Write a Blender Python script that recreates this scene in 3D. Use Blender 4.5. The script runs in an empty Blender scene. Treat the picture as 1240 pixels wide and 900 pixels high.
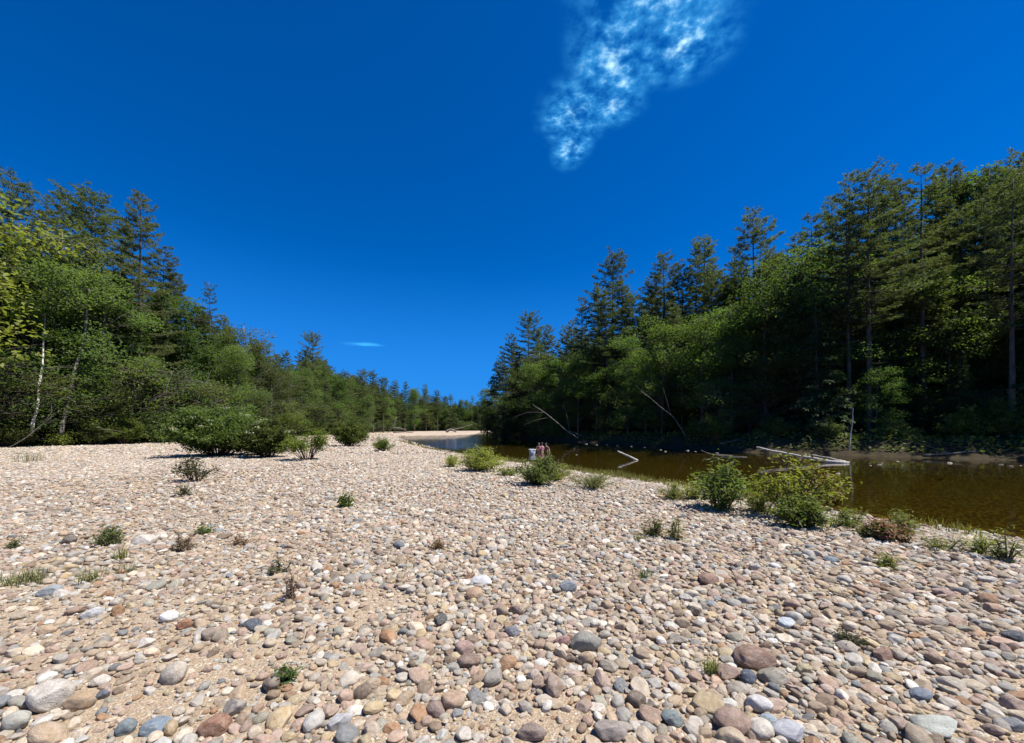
import bpy, math, random
import numpy as np
from mathutils import Vector

R = np.random.RandomState(11)
random.seed(11)
SC = bpy.context.scene
COL = SC.collection
PI = math.pi

# ------------------------------------------------------------------ camera numbers (13 mm-equivalent phone lens)
F, CX, HY = 480.0, 620.0, 519.0      # focal length in photo pixels, centre column, horizon row
EYE = 1.6
WATER_Z = -0.45

# ------------------------------------------------------------------ river outline in metres (x right, y away from the camera)
S1 = np.array([(26, -30), (16, -10), (11.6, 2), (9.6, 6.6), (8.4, 8.8), (5.9, 14.3), (3.4, 18.8), (-1.2, 26.5), (-5.7, 34), (-13, 52), (-20, 70),
               (-26, 88), (-30, 101), (-27, 113), (-17, 119), (-13, 135), (-14, 160), (-16, 200), (-4, 240), (30, 290), (58, 318)], float)
S2 = np.array([(95, -30), (55, 6), (33.5, 24.5), (26.5, 29), (20, 34), (15.6, 46), (9.9, 59), (3.2, 76), (-3, 97), (-7, 119), (-8, 160),
               (4, 215), (40, 265), (80, 300)], float)
POLY = np.vstack([S1, S2[::-1]])
FRONT = np.array([(-60, -20), (-50, 12), (-44, 31), (-41, 36), (-38.5, 42), (-38.5, 55), (-40.5, 70), (-43, 86), (-46, 105), (-50, 130), (-55, 160),
                  (-52, 190), (-36, 212), (-18, 232), (6, 258), (40, 320), (60, 420)], float)   # edge of the wood behind the bar

def seg_dist(px, py, line):
    best = np.full(px.shape, 1e9)
    for (ax, ay), (bx, by) in zip(line[:-1], line[1:]):
        dx, dy = bx - ax, by - ay
        t = np.clip(((px - ax) * dx + (py - ay) * dy) / (dx * dx + dy * dy), 0, 1)
        best = np.minimum(best, np.hypot(px - ax - t * dx, py - ay - t * dy))
    return best

def inside(px, py, poly):
    c = np.zeros(px.shape, bool)
    n = len(poly)
    for i in range(n):
        ax, ay = poly[i]; bx, by = poly[(i + 1) % n]
        if ay == by: continue
        cond = ((ay > py) != (by > py)) & (px < (bx - ax) * (py - ay) / (by - ay) + ax)
        c ^= cond
    return c

LEFT_POLY = np.vstack([FRONT, np.array([(-900, 420), (-900, -20)])])
def sstep(a, b, x):
    t = np.clip((x - a) / (b - a), 0, 1)
    return t * t * (3 - 2 * t)

def wob(x, y, s, k=0.0):
    return (np.sin(x * s + 1.3 + k) * np.cos(y * s * 1.13 + 0.7 - k) + 0.6 * np.sin(x * s * 1.9 - y * s * 1.6 + 2.1 + k) +
            0.4 * np.cos(x * s * 3.7 + y * s * 3.1 + k * 2)) / 2.0

def sdist(x, y):
    """distance to the river's edge: + on land, - in the water; and whether the far bank is the nearer one"""
    d1 = seg_dist(x, y, S1); d2 = seg_dist(x, y, S2)
    ins = inside(x, y, POLY)
    jag = 0.22 * wob(x, y, 1.1) + 0.12 * wob(x, y, 3.1, 1.0)
    return np.where(ins, -1, 1) * np.minimum(d1, d2) + jag, d2 < d1

def ground(x, y):
    x = np.asarray(x, float); y = np.asarray(y, float)
    sd, far = sdist(x, y)
    land = np.maximum(sd, 0); wet = np.maximum(-sd, 0)
    bar = WATER_Z + 0.47 * sstep(0, 4.2, land) + 0.03 * wob(x, y, 0.6) * sstep(1, 4, land) + 0.012 * wob(x, y, 2.3)*sstep(.5, 2, land)
    bar = bar + 0.25 * sstep(120, 200, y)
    bank = WATER_Z + 0.25 * sstep(0, .6, land) + 1.0 * sstep(0.5, 2.6, land) + 0.5 * sstep(3, 18, land) + 0.12 * wob(x, y, 0.5) * sstep(1, 4, land) + 0.05 * wob(x, y, 1.7) * sstep(1, 3, land)
    z = np.where(far, bank, bar)
    lf = inside(x, y, LEFT_POLY)
    dl = np.where(lf, seg_dist(x, y, FRONT), 0)
    z = z + 0.5 * sstep(0, 10, dl) + 3.0 * sstep(25, 160, dl) + 0.1 * wob(x, y, .6) * sstep(0, 3, dl)
    z = np.where(sd < 0, WATER_Z - 0.95 * sstep(0, 6, wet) - 0.05 + 0.04 * wob(x, y, 0.9), z)
    return z

def gz(x, y): return float(ground(np.array([x]), np.array([y]))[0])

def at(px, py, z=None):
    """the spot on the ground (or on height z) that photo pixel (px, py) looks at"""
    u, v = (px - CX) / F, (HY - py) / F
    if z is not None:
        d = (z - EYE) / v
        return Vector((u * d, d, z))
    ds = np.concatenate([np.arange(1.0, 60, 0.05), np.arange(60, 400, 0.5)])
    zz = EYE + v * ds
    g = ground(u * ds, ds)
    k = int(np.argmax(zz <= g)) if np.any(zz <= g) else len(ds) - 1
    return Vector((u * ds[k], ds[k], float(g[k])))

def pt(px, py, d):
    return Vector(((px - CX) / F * d, d, EYE + (HY - py) / F * d))

# ------------------------------------------------------------------ object helpers
def mesh_np(name, verts, faces, mat=None, attr=None, smooth=False):
    """faces: (n,k) array, or a list of such arrays"""
    me = bpy.data.meshes.new(name)
    fl = faces if isinstance(faces, list) else [faces]
    fl = [np.asarray(f, np.int32) for f in fl if len(f)]
    verts = np.asarray(verts, np.float32)
    me.vertices.add(len(verts)); me.vertices.foreach_set('co', verts.ravel())
    idx = np.concatenate([f.ravel() for f in fl])
    tot = np.concatenate([np.full(len(f), f.shape[1], np.int32) for f in fl])
    st = np.concatenate([[0], np.cumsum(tot)[:-1]]).astype(np.int32)
    me.loops.add(len(idx)); me.loops.foreach_set('vertex_index', idx)
    me.polygons.add(len(tot)); me.polygons.foreach_set('loop_start', st)
    me.update(calc_edges=True)
    if smooth: me.polygons.foreach_set('use_smooth', np.ones(len(tot), bool))
    for k, a in (attr or {}).items():
        a = np.asarray(a, np.float32)
        dom = 'FACE' if len(a) == len(tot) else 'POINT'
        at_ = me.attributes.new(k, 'FLOAT', dom)
        at_.data.foreach_set('value', a)
    if mat: me.materials.append(mat)
    return me

def link(name, me, parent=None, loc=None):
    o = bpy.data.objects.new(name, me); COL.objects.link(o)
    if parent is not None: o.parent = parent
    if loc is not None: o.location = loc
    return o

def tag(o, label=None, cat=None, group=None, kind=None):
    if label: o['label'] = label
    if cat: o['category'] = cat
    if group: o['group'] = group
    if kind: o['kind'] = kind
    return o

def empty(name, loc, label, cat, group=None, rz=0.0):
    o = bpy.data.objects.new(name, None); COL.objects.link(o)
    o.empty_display_size = 0.2
    o.location = loc; o.rotation_euler = (0, 0, rz)
    return tag(o, label, cat, group)

class Geo:
    """collects tubes and loose faces for one mesh"""
    def __init__(s): s.v = []; s.q = []; s.t = []; s.n = 0
    def add(s, v, q=None, t=None):
        v = np.asarray(v, float)
        if q is not None and len(q): s.q.append(np.asarray(q) + s.n)
        if t is not None and len(t): s.t.append(np.asarray(t) + s.n)
        s.v.append(v); s.n += len(v)
    def tube(s, pts, rad, sides=6, rough=0.0, rng=None):
        pts = np.asarray(pts, float); n = len(pts)
        rad = np.broadcast_to(np.asarray(rad, float), (n,))
        tan = np.gradient(pts, axis=0); tan /= (np.linalg.norm(tan, axis=1)[:, None] + 1e-9)
        ref = np.array([0, 0, 1.0]) if abs(tan[:, 2]).mean() < 0.8 else np.array([1.0, 0, 0])
        a = np.cross(tan, ref); a /= (np.linalg.norm(a, axis=1)[:, None] + 1e-9)
        b = np.cross(tan, a)
        th = np.linspace(0, 2 * PI, sides, endpoint=False)
        rr = rad[:, None] * (1 + (rough * (rng or R).uniform(-1, 1, (n, sides)) if rough else 0))
        v = pts[:, None, :] + rr[:, :, None] * (np.cos(th)[None, :, None] * a[:, None, :] + np.sin(th)[None, :, None] * b[:, None, :])
        i = np.arange(n - 1)[:, None] * sides; j = np.arange(sides)[None, :]; j2 = (j + 1) % sides
        q = np.stack([i + j, i + j2, i + sides + j2, i + sides + j], -1).reshape(-1, 4)
        vv = np.vstack([v.reshape(-1, 3), pts[:1], pts[-1:]])
        jj = np.arange(sides); jn = (jj + 1) % sides
        t = np.vstack([np.stack([jn, jj, np.full(sides, n * sides)], 1),
                       np.stack([(n - 1) * sides + jj, (n - 1) * sides + jn, np.full(sides, n * sides + 1)], 1)])
        s.add(vv, q, t)
    def mesh(s, name, mat, smooth=True):
        return mesh_np(name, np.vstack(s.v), [np.vstack(x) for x in (s.q, s.t) if x], mat, smooth=smooth)

def unit(v): return v / (np.linalg.norm(v, axis=-1, keepdims=True) + 1e-9)

def leaf_quads(p, L, W, rng, flat=0.7, axis=None, droop=0.25, fold=.15):
    """one bent diamond leaf at each point of p: returns verts, quads"""
    n = len(p)
    a = rng.normal(size=(n, 3)); a[:, 2] = a[:, 2] * 0.5 - droop
    if axis is not None: a = a * 0.5 + axis
    a = unit(a)
    nn = rng.normal(size=(n, 3)) * (1 - flat) + np.array([0, 0, flat])
    s = unit(np.cross(a, nn)); nn = np.cross(s, a)
    L = (np.asarray(L) * rng.uniform(0.65, 1.25, n))[:, None]; W = (np.asarray(W) * rng.uniform(0.7, 1.2, n))[:, None]
    v = np.stack([p, p + a * L * .45 + s * W * .5 + nn * W * fold, p + a * L - np.array([0, 0, 1]) * L * .12, p + a * L * .45 - s * W * .5 + nn * W * fold], 1)
    return v.reshape(-1, 3), np.arange(4 * n).reshape(n, 4)

# ------------------------------------------------------------------ material helpers
class NT:
    def __init__(s, name, world=False):
        if world:
            s.m = bpy.data.worlds.new(name); SC.world = s.m
        else: s.m = bpy.data.materials.new(name)
        s.m.use_nodes = True
        s.t = s.m.node_tree; s.t.nodes.clear()
    def n(s, typ, _out=0, **kw):
        nd = s.t.nodes.new(typ)
        ins = kw.pop('i', {})
        for k, v in kw.items(): setattr(nd, k, v)
        for k, v in ins.items():
            sock = nd.inputs[k]
            if isinstance(v, bpy.types.NodeSocket): s.t.links.new(v, sock)
            elif isinstance(v, bpy.types.Node): s.t.links.new(v.outputs[0], sock)
            else:
                if sock.type == 'RGBA' and len(v) == 3: v = (*v, 1)
                sock.default_value = v
        return nd
    def math(s, op, a, b=0.0, c=None, clamp=False):
        d = {0: a, 1: b}
        if c is not None: d[2] = c
        return s.n('ShaderNodeMath', operation=op, use_clamp=clamp, i=d).outputs[0]
    def mix(s, f, a, b, mode='MIX'):
        nd = s.t.nodes.new('ShaderNodeMix'); nd.data_type = 'RGBA'; nd.blend_type = mode
        for k, v in ((0, f), (6, a), (7, b)):
            if isinstance(v, bpy.types.NodeSocket): s.t.links.new(v, nd.inputs[k])
            else: nd.inputs[k].default_value = v if k == 0 else (*v, 1)
        return nd.outputs[2]
    def ramp(s, f, stops, interp='LINEAR'):
        nd = s.t.nodes.new('ShaderNodeValToRGB'); cr = nd.color_ramp; cr.interpolation = interp
        while len(cr.elements) < len(stops): cr.elements.new(0.5)
        for e, (p, c) in zip(cr.elements, stops):
            e.position = p; e.color = (*c, 1) if len(c) == 3 else c
        s.t.links.new(f, nd.inputs[0]); return nd.outputs[0]
    def noise(s, vec, scale, detail=3, rough=.55, out=0, dist=0.0):
        return s.n('ShaderNodeTexNoise', i={'Vector': vec, 'Scale': scale, 'Detail': detail, 'Roughness': rough, 'Distortion': dist}).outputs[out]
    def mr(s, v, a, b, c=0.0, d=1.0, smooth=False):
        return s.n('ShaderNodeMapRange', interpolation_type='SMOOTHSTEP' if smooth else 'LINEAR', i={0: v, 1: a, 2: b, 3: c, 4: d}).outputs[0]
    def out(s, sh, kind='ShaderNodeOutputMaterial'):
        o = s.t.nodes.new(kind); s.t.links.new(sh.outputs[0] if isinstance(sh, bpy.types.Node) else sh, o.inputs[0]); return s.m

def leaf_mat(name, dark, light, odd, trans=0.52, rough=.6):
    m = NT(name)
    v = m.n('ShaderNodeAttribute', attribute_name='v').outputs['Fac']
    oi = m.n('ShaderNodeObjectInfo').outputs['Random']
    c = m.mix(v, dark, light)
    c = m.mix(m.math('MULTIPLY', oi, 0.75), c, m.mix(v, tuple(x * .75 for x in odd), odd))
    hs = m.n('ShaderNodeHueSaturation', i={'Hue': m.mr(m.math('FRACT', m.math('MULTIPLY', oi, 5.7)), 0, 1, .482, .512), 'Saturation': m.mr(m.math('FRACT', m.math('MULTIPLY', oi, 17.3)), 0, 1, .72, .96), 'Value': m.mr(m.math('FRACT', m.math('MULTIPLY', oi, 29.9)), 0, 1, .62, 1.22), 'Color': c}).outputs[0]
    b = m.n('ShaderNodeBsdfPrincipled', i={'Base Color': hs, 'Roughness': rough, 'Specular IOR Level': .18})
    t = m.n('ShaderNodeBsdfTranslucent', i={'Color': m.mix(0.5, (0, 0, 0), m.mix(1.0, hs, (1.5, 1.6, .5), 'MULTIPLY'))})
    t.inputs[0].default_value = (1, 1, 1, 1)
    m.t.links.new(m.mix(1.0, hs, (1.45, 1.6, .5), 'MULTIPLY'), t.inputs[0])
    return m.out(m.n('ShaderNodeMixShader', i={0: trans, 1: b, 2: t}))

def bark_mat(name, a, b, scale=6):
    m = NT(name)
    g = m.n('ShaderNodeTexCoord').outputs['Object']
    st = m.n('ShaderNodeMapping', i={'Vector': g, 'Scale': (1, 1, .22)}).outputs[0]
    f = m.noise(st, scale, 5, .65)
    c = m.ramp(f, [(.3, a), (.7, b)])
    oi = m.n('ShaderNodeObjectInfo').outputs['Random']
    c = m.n('ShaderNodeHueSaturation', i={'Value': m.mr(oi, 0, 1, .75, 1.25), 'Color': c}).outputs[0]
    bu = m.n('ShaderNodeBump', i={'Strength': .7, 'Distance': .04, 'Height': f})
    return m.out(m.n('ShaderNodeBsdfPrincipled', i={'Base Color': c, 'Roughness': .9, 'Normal': bu.outputs[0]}))

M = {}
M['broad'] = leaf_mat('broad_leaf', (.050, .095, .018), (.120, .195, .045), (.100, .160, .042))
M['yellow'] = leaf_mat('yellow_leaf', (.12, .17, .012), (.24, .29, .02), (.2, .25, .02), .4)
M['grey_leaf'] = leaf_mat('olive_leaf', (.045, .068, .022), (.10, .125, .045), (.09, .10, .04))
M['needle'] = leaf_mat('pine_needle', (.055, .085, .030), (.125, .155, .058), (.11, .135, .042), .38)
M['hemlock'] = leaf_mat('hemlock_needle', (.034, .068, .024), (.080, .125, .042), (.06, .10, .03), .32)
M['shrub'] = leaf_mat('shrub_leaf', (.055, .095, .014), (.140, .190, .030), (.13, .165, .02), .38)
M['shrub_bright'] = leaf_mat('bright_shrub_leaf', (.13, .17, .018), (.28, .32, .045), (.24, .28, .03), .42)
M['shrub_olive'] = leaf_mat('olive_shrub_leaf', (.05, .075, .020), (.13, .15, .045), (.11, .10, .04), .3)
M['red_leaf'] = leaf_mat('reddish_leaf', (.15, .055, .025), (.30, .11, .05), (.22, .12, .03), .3)
M['dry'] = leaf_mat('dry_twig_leaf', (.15, .085, .045), (.26, .16, .09), (.2, .12, .06), .2)
M['grass'] = leaf_mat('grass_blade', (.11, .14, .025), (.26, .28, .06), (.28, .25, .07), .4)
M['grass_green'] = leaf_mat('green_grass_blade', (.055, .12, .02), (.13, .22, .04), (.10, .16, .02), .35)
M['flower'] = leaf_mat('white_blossom', (.6, .58, .48), (.8, .78, .7), (.75, .72, .6), .25)
M['bark'] = bark_mat('grey_brown_bark', (.040, .032, .025), (.15, .125, .10))
M['bark_pale'] = bark_mat('pale_grey_bark', (.13, .115, .095), (.34, .31, .27))
M['twig'] = bark_mat('brown_twig', (.06, .04, .025), (.16, .11, .07), 14)
M['drift'] = bark_mat('bleached_driftwood', (.27, .235, .20), (.62, .57, .50), 9)
M['drift_dark'] = bark_mat('weathered_deadwood', (.075, .066, .055), (.22, .19, .16), 9)

def stone_shader(m, col):
    tc = m.n('ShaderNodeTexCoord').outputs['Object']
    oi = m.n('ShaderNodeObjectInfo').outputs['Random']
    off = m.n('ShaderNodeVectorMath', operation='ADD', i={0: tc, 1: m.n('ShaderNodeCombineXYZ', i={0: m.math('MULTIPLY', oi, 37.0), 1: m.math('MULTIPLY', oi, 91.0), 2: 0.0}).outputs[0]}).outputs[0]
    big = m.noise(off, 1.6, 4, .6)
    fine = m.noise(off, 11.0, 4, .75)
    band = m.n('ShaderNodeTexWave', i={'Vector': off, 'Scale': .8, 'Distortion': 6.0, 'Detail': 3.0, 'Detail Scale': 1.2}).outputs['Fac']
    val = m.math('ADD', m.mr(big, .25, .75, .72, 1.22), m.mr(fine, .25, .75, -.30, .30))
    isb = m.mr(m.math('FRACT', m.math('MULTIPLY', oi, 7.31)), .86, .9)
    val = m.math('ADD', val, m.math('MULTIPLY', isb, m.mr(band, 0, 1, -.10, .08)))
    c = m.n('ShaderNodeHueSaturation', i={'Value': val, 'Saturation': m.mr(big, .3, .7, 1.15, .85), 'Color': col}).outputs[0]
    spk = m.mr(m.noise(off, 26.0, 2, .6), .60, .66)
    isg = m.mr(m.math('FRACT', m.math('MULTIPLY', oi, 13.7)), .45, .5)
    c = m.mix(m.math('MULTIPLY', m.math('MULTIPLY', spk, isg), .55), c, (.09, .085, .08))
    # dusty silt caught on the stones
    du = m.mr(m.noise(off, 3.3, 5, .7), .5, .68)
    c = m.mix(m.math('MULTIPLY', du, .5), c, (.40, .35, .28))
    bu = m.n('ShaderNodeBump', i={'Strength': .45, 'Distance': .12, 'Height': m.math('ADD', m.math('MULTIPLY', fine, .5), big)})
    return m.n('ShaderNodeBsdfPrincipled', i={'Base Color': c, 'Roughness': .72, 'Specular IOR Level': .3, 'Normal': bu.outputs[0]})

m = NT('river_stone_scattered'); M['stone_inst'] = m.out(stone_shader(m, m.n('ShaderNodeAttribute', attribute_type='INSTANCER', attribute_name='col').outputs['Color']))
m = NT('river_stone'); M['stone'] = m.out(stone_shader(m, m.n('ShaderNodeObjectInfo').outputs['Color']))

# ------------------------------------------------------------------ sun and sky
SUN_EL, SUN_AZ = math.radians(63), math.radians(100)     # azimuth from +y towards +x
w = NT('World', world=True)
sky = w.n('ShaderNodeTexSky', sky_type='NISHITA', sun_disc=False, sun_elevation=SUN_EL, sun_rotation=SUN_AZ, altitude=1200.0, air_density=1.0, dust_density=0.05, ozone_density=4.0)
skyc = w.n('ShaderNodeHueSaturation', i={'Saturation': 1.42, 'Value': 1.0, 'Color': sky.outputs[0]}).outputs[0]
skyc = w.mix(1.0, skyc, (.28, .80, 1.06), 'MULTIPLY')
dirv = w.n('ShaderNodeTexCoord').outputs['Generated']
sx = w.n('ShaderNodeSeparateXYZ', i={0: dirv})
zz = w.math('MAXIMUM', sx.outputs[2], .02)
skyc = w.mix(w.mr(sx.outputs[2], .0, .42, .85, .0, True), skyc, (.10, 1.75, 6.6))      # clear dry air: no pale band at the horizon
pl = w.n('ShaderNodeCombineXYZ', i={0: w.math('DIVIDE', sx.outputs[0], zz), 1: w.math('DIVIDE', sx.outputs[1], zz), 2: 0.0}).outputs[0]   # point on a flat cloud layer
def blob(cx, cy, a, b, rot):
    mp = w.n('ShaderNodeMapping', vector_type='TEXTURE', i={'Vector': pl, 'Location': (cx, cy, 0), 'Rotation': (0, 0, rot), 'Scale': (a, b, 1)}).outputs[0]
    return w.math('SUBTRACT', 1.0, w.n('ShaderNodeVectorMath', operation='LENGTH', i={0: mp}).outputs['Value'])
bl = None
for args in ((.205, 1.26, .12, .15, .1), (.275, 1.06, .12, .22, -.25), (.44, 1.04, .14, .12, -.1), (.34, .90, .2, .13, 0), (.215, 1.40, .07, .13, .1), (.31, 1.22, .10, .10, 0)):
    b_ = blob(*args); bl = b_ if bl is None else w.math('MAXIMUM', bl, b_)
bl = w.math('MAXIMUM', bl, -1.0)
n1 = w.noise(pl, 24, 4, .55, dist=.1); n2 = w.noise(pl, 8, 4, .55); n4 = w.noise(pl, 60, 4, .6)
body = w.mr(bl, -.30, .62, 0, 1, True)
veil = w.math('MULTIPLY', body, w.mr(w.math('ADD', w.math('MULTIPLY', n1, .6), w.math('MULTIPLY', n2, .6)), .44, .76, 0, 1, True))
puff = w.math('ADD', w.math('MULTIPLY', n1, .80), w.math('ADD', w.math('MULTIPLY', n2, .65), w.math('MULTIPLY', n4, .13)))
puff = w.math('MULTIPLY', w.mr(w.math('ADD', puff, w.math('MULTIPLY', bl, .18)), .84, 1.22, 0, 1, True), w.mr(bl, -.15, .5, 0, 1, True))
wisp = blob(-1.80, 4.72, .42, .24, .2)
n3 = w.noise(pl, 2.6, 5, .6)
wc = w.math('MULTIPLY', w.mr(w.math('ADD', w.math('MULTIPLY', wisp, .5), n3), .62, 1.1, 0, 1, True), w.mr(wisp, -.0, .7, 0, .85, True))
cl = w.math('MAXIMUM', w.math('MULTIPLY', veil, .62), wc)
final = w.mix(cl, skyc, (.6, 4.6, 9.2))
final = w.mix(w.math('MULTIPLY', w.math('POWER', puff, 1.7), .9), final, (6.8, 9.6, 10.4))
w.out(w.n('ShaderNodeBackground', i={'Color': final, 'Strength': .074}), 'ShaderNodeOutputWorld')

sun = bpy.data.lights.new('sun', 'SUN'); sun.energy = 4.6; sun.angle = math.radians(.53); sun.color = (1, .955, .89)
so = bpy.data.objects.new('sun', sun); COL.objects.link(so)
sd_ = Vector((math.sin(SUN_AZ) * math.cos(SUN_EL), math.cos(SUN_AZ) * math.cos(SUN_EL), math.sin(SUN_EL)))
so.rotation_euler = (-sd_).to_track_quat('-Z', 'Y').to_euler(); so.location = (30, 10, 40)

cam = bpy.data.cameras.new('camera'); co = bpy.data.objects.new('camera', cam); COL.objects.link(co)
cam.sensor_width = 36; cam.lens = F / 1240 * 36; cam.shift_y = (HY - 450) / 1240; cam.clip_end = 3000; cam.clip_start = .05
co.location = (0, 0, EYE); co.rotation_euler = (PI / 2, 0, 0)
SC.camera = co

# ------------------------------------------------------------------ terrain and water
def axis(lo, hi, a, n, c=0.0):
    t = np.linspace(math.asinh((lo - c) / a), math.asinh((hi - c) / a), n)
    return c + a * np.sinh(t)
gx = axis(-900, 900, 13, 460); gy = axis(-45, 1500, 13, 400, 6)
X, Y = np.meshgrid(gx, gy); xs, ys = X.ravel(), Y.ravel()
sd, far = sdist(xs, ys)
zg = ground(xs, ys)
lf = inside(xs, ys, LEFT_POLY); dl = np.where(lf, seg_dist(xs, ys, FRONT), -seg_dist(xs, ys, FRONT))
forest = np.maximum(np.where(far, sstep(-2.2, -1.2, sd), 0), sstep(-.6, 1.2, dl + .8 * wob(xs, ys, 1.0)))
bed = np.where(far, sstep(-1.2, -2.2, sd), sstep(.25, -.25, sd))
rr = np.hypot(xs, ys)
zg = zg + 26 * sstep(330, 900, rr) * np.maximum(forest, sstep(300, 330, rr))
nx, ny = len(gx), len(gy)
i, j = np.meshgrid(np.arange(nx - 1), np.arange(ny - 1)); i, j = i.ravel(), j.ravel()
q = np.stack([j * nx + i, j * nx + i + 1, (j + 1) * nx + i + 1, (j + 1) * nx + i], 1)

m = NT('ground_material')
pos = m.n('ShaderNodeNewGeometry').outputs['Position']
fo = m.n('ShaderNodeAttribute', attribute_name='forest').outputs['Fac']
be = m.n('ShaderNodeAttribute', attribute_name='bed').outputs['Fac']
na = m.noise(pos, 1.1, 5, .6); nb = m.noise(pos, 45, 4, .7)
sand = m.ramp(na, [(.3, (.26, .195, .125)), (.7, (.37, .285, .19))])
sand = m.n('ShaderNodeHueSaturation', i={'Value': m.mr(nb, .25, .75, .7, 1.25), 'Color': sand}).outputs[0]
vo = m.n('ShaderNodeTexVoronoi', i={'Vector': pos, 'Scale': 34.0, 'Randomness': 1.0})
vs = m.n('ShaderNodeSeparateColor', i={0: vo.outputs['Color']})
peb = m.ramp(vs.outputs[0], [(0, (.20, .19, .19)), (.2, (.40, .30, .22)), (.45, (.52, .43, .33)), (.65, (.44, .29, .21)), (.85, (.55, .50, .44)), (1, (.3, .28, .27))], 'CONSTANT')
pm = m.math('MULTIPLY', m.mr(vs.outputs[1], .42, .48), m.mr(vo.outputs['Distance'], .42, .30))
vo3 = m.n('ShaderNodeTexVoronoi', i={'Vector': pos, 'Scale': 150.0, 'Randomness': 1.0})
g3 = m.n('ShaderNodeSeparateColor', i={0: vo3.outputs['Color']}).outputs[0]
sand = m.mix(.6, sand, m.ramp(g3, [(0, (.15, .11, .075)), (.22, (.35, .265, .17)), (.5, (.29, .21, .135)), (.7, (.50, .42, .32)), (.9, (.25, .22, .19))], 'CONSTANT'))
bar = m.mix(pm, sand, peb)
vo2 = m.n('ShaderNodeTexVoronoi', i={'Vector': pos, 'Scale': 6.5, 'Randomness': 1.0})
vs2 = m.n('ShaderNodeSeparateColor', i={0: vo2.outputs['Color']})
peb2 = m.ramp(vs2.outputs[0], [(0, (.22, .21, .21)), (.14, (.44, .34, .25)), (.4, (.56, .47, .37)), (.6, (.46, .32, .24)), (.8, (.60, .55, .48)), (1, (.36, .33, .31))], 'CONSTANT')
farf = m.mr(m.n('ShaderNodeSeparateXYZ', i={0: pos}).outputs[1], 34, 60)       # past the modelled stones the gravel itself is cobbles
bar = m.mix(m.math('MULTIPLY', farf, m.mr(vo2.outputs['Distance'], .55, .4)), bar, peb2)
fl = m.ramp(m.noise(pos, 2.2, 6, .7), [(.3, (.020, .017, .009)), (.52, (.046, .034, .018)), (.7, (.036, .050, .015))])
bedc = m.mix(m.mr(vo2.outputs['Distance'], .5, .3), (.078, .062, .026), m.mix(.7, peb2, (.155, .122, .05)))
c = m.mix(fo, bar, fl); c = m.mix(be, c, bedc)
h = m.math('ADD', m.math('MULTIPLY', pm, m.math('SUBTRACT', .5, vo.outputs['Distance'])), m.math('MULTIPLY', nb, .35))
bu = m.n('ShaderNodeBump', i={'Strength': .8, 'Distance': .025, 'Height': h})
M['ground'] = m.out(m.n('ShaderNodeBsdfPrincipled', i={'Base Color': c, 'Roughness': .95, 'Specular IOR Level': .15, 'Normal': bu.outputs[0]}))
tag(link('ground', mesh_np('ground', np.stack([xs, ys, zg], 1), q, M['ground'], {'forest': forest, 'bed': bed}, smooth=True)), kind='structure')

m = NT('river_water')
pos = m.n('ShaderNodeNewGeometry').outputs['Position']
mp = m.n('ShaderNodeMapping', i={'Vector': pos, 'Scale': (1.0, .55, 1), 'Rotation': (0, 0, .5)}).outputs[0]
sp_ = m.n('ShaderNodeSeparateXYZ', i={0: pos})
rif = m.math('MULTIPLY', m.mr(m.math('ADD', sp_.outputs[0], m.math('MULTIPLY', sp_.outputs[1], .05)), 2.0, -5.0, 0, 1, True), m.mr(sp_.outputs[1], 33, 46, 0, 1, True))   # the riffle at the head of the bar
hh = m.math('ADD', m.math('MULTIPLY', m.noise(mp, .9, 3, .5), 1.0), m.math('MULTIPLY', m.noise(mp, 5.5, 3, .55), .16))
bu = m.n('ShaderNodeBump', i={'Strength': m.math('ADD', .10, m.math('MULTIPLY', rif, .75)), 'Distance': m.math('ADD', .10, m.math('MULTIPLY', rif, .1)), 'Height': hh})
fr = m.n('ShaderNodeFresnel', i={'IOR': 1.33, 'Normal': bu.outputs[0]}).outputs[0]
gl = m.n('ShaderNodeBsdfGlossy', i={'Color': (1, 1, 1), 'Roughness': .03, 'Normal': bu.outputs[0]})
tr = m.n('ShaderNodeBsdfTransparent', i={'Color': (.47, .43, .19)})
M['water'] = m.out(m.n('ShaderNodeMixShader', i={0: fr, 1: tr, 2: gl}))
wv = np.array([(-60, -40, WATER_Z), (110, -40, WATER_Z), (110, 330, WATER_Z), (-60, 330, WATER_Z)])
tag(link('water', mesh_np('water', wv, np.array([[0, 1, 2, 3]]), M['water'])), kind='structure')

# ------------------------------------------------------------------ stones
import bmesh
def rock_mesh(name, seed, sub, angular):
    rng = np.random.RandomState(seed)
    bm = bmesh.new(); bmesh.ops.create_icosphere(bm, subdivisions=sub, radius=1.0)
    v = np.array([x.co[:] for x in bm.verts]); f = np.array([[x.index for x in p.verts] for p in bm.faces]); bm.free()
    d = unit(v); r = np.ones(len(v))
    for k in range(7):
        ax = unit(rng.normal(size=3)); r += .075 * np.sin(d @ ax * rng.uniform(1.5, 3.2) + rng.uniform(0, 6)) / (1 + .2 * k)
    v = d * r[:, None]
    for k in range(angular):                     # worn flat faces
        ax = unit(rng.normal(size=3)); lim = rng.uniform(.55, .85)
        ex = np.maximum(v @ ax - lim, 0); v -= ax * (ex * .82)[:, None]
    for k in range(5):
        ax = unit(rng.normal(size=3)); v *= (1 + .014 * np.sin(d @ ax * rng.uniform(6, 11) + rng.uniform(0, 6)))[:, None]
    v /= np.abs(v).max(axis=0)
    return mesh_np(name, v, f, None, smooth=True)

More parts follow.
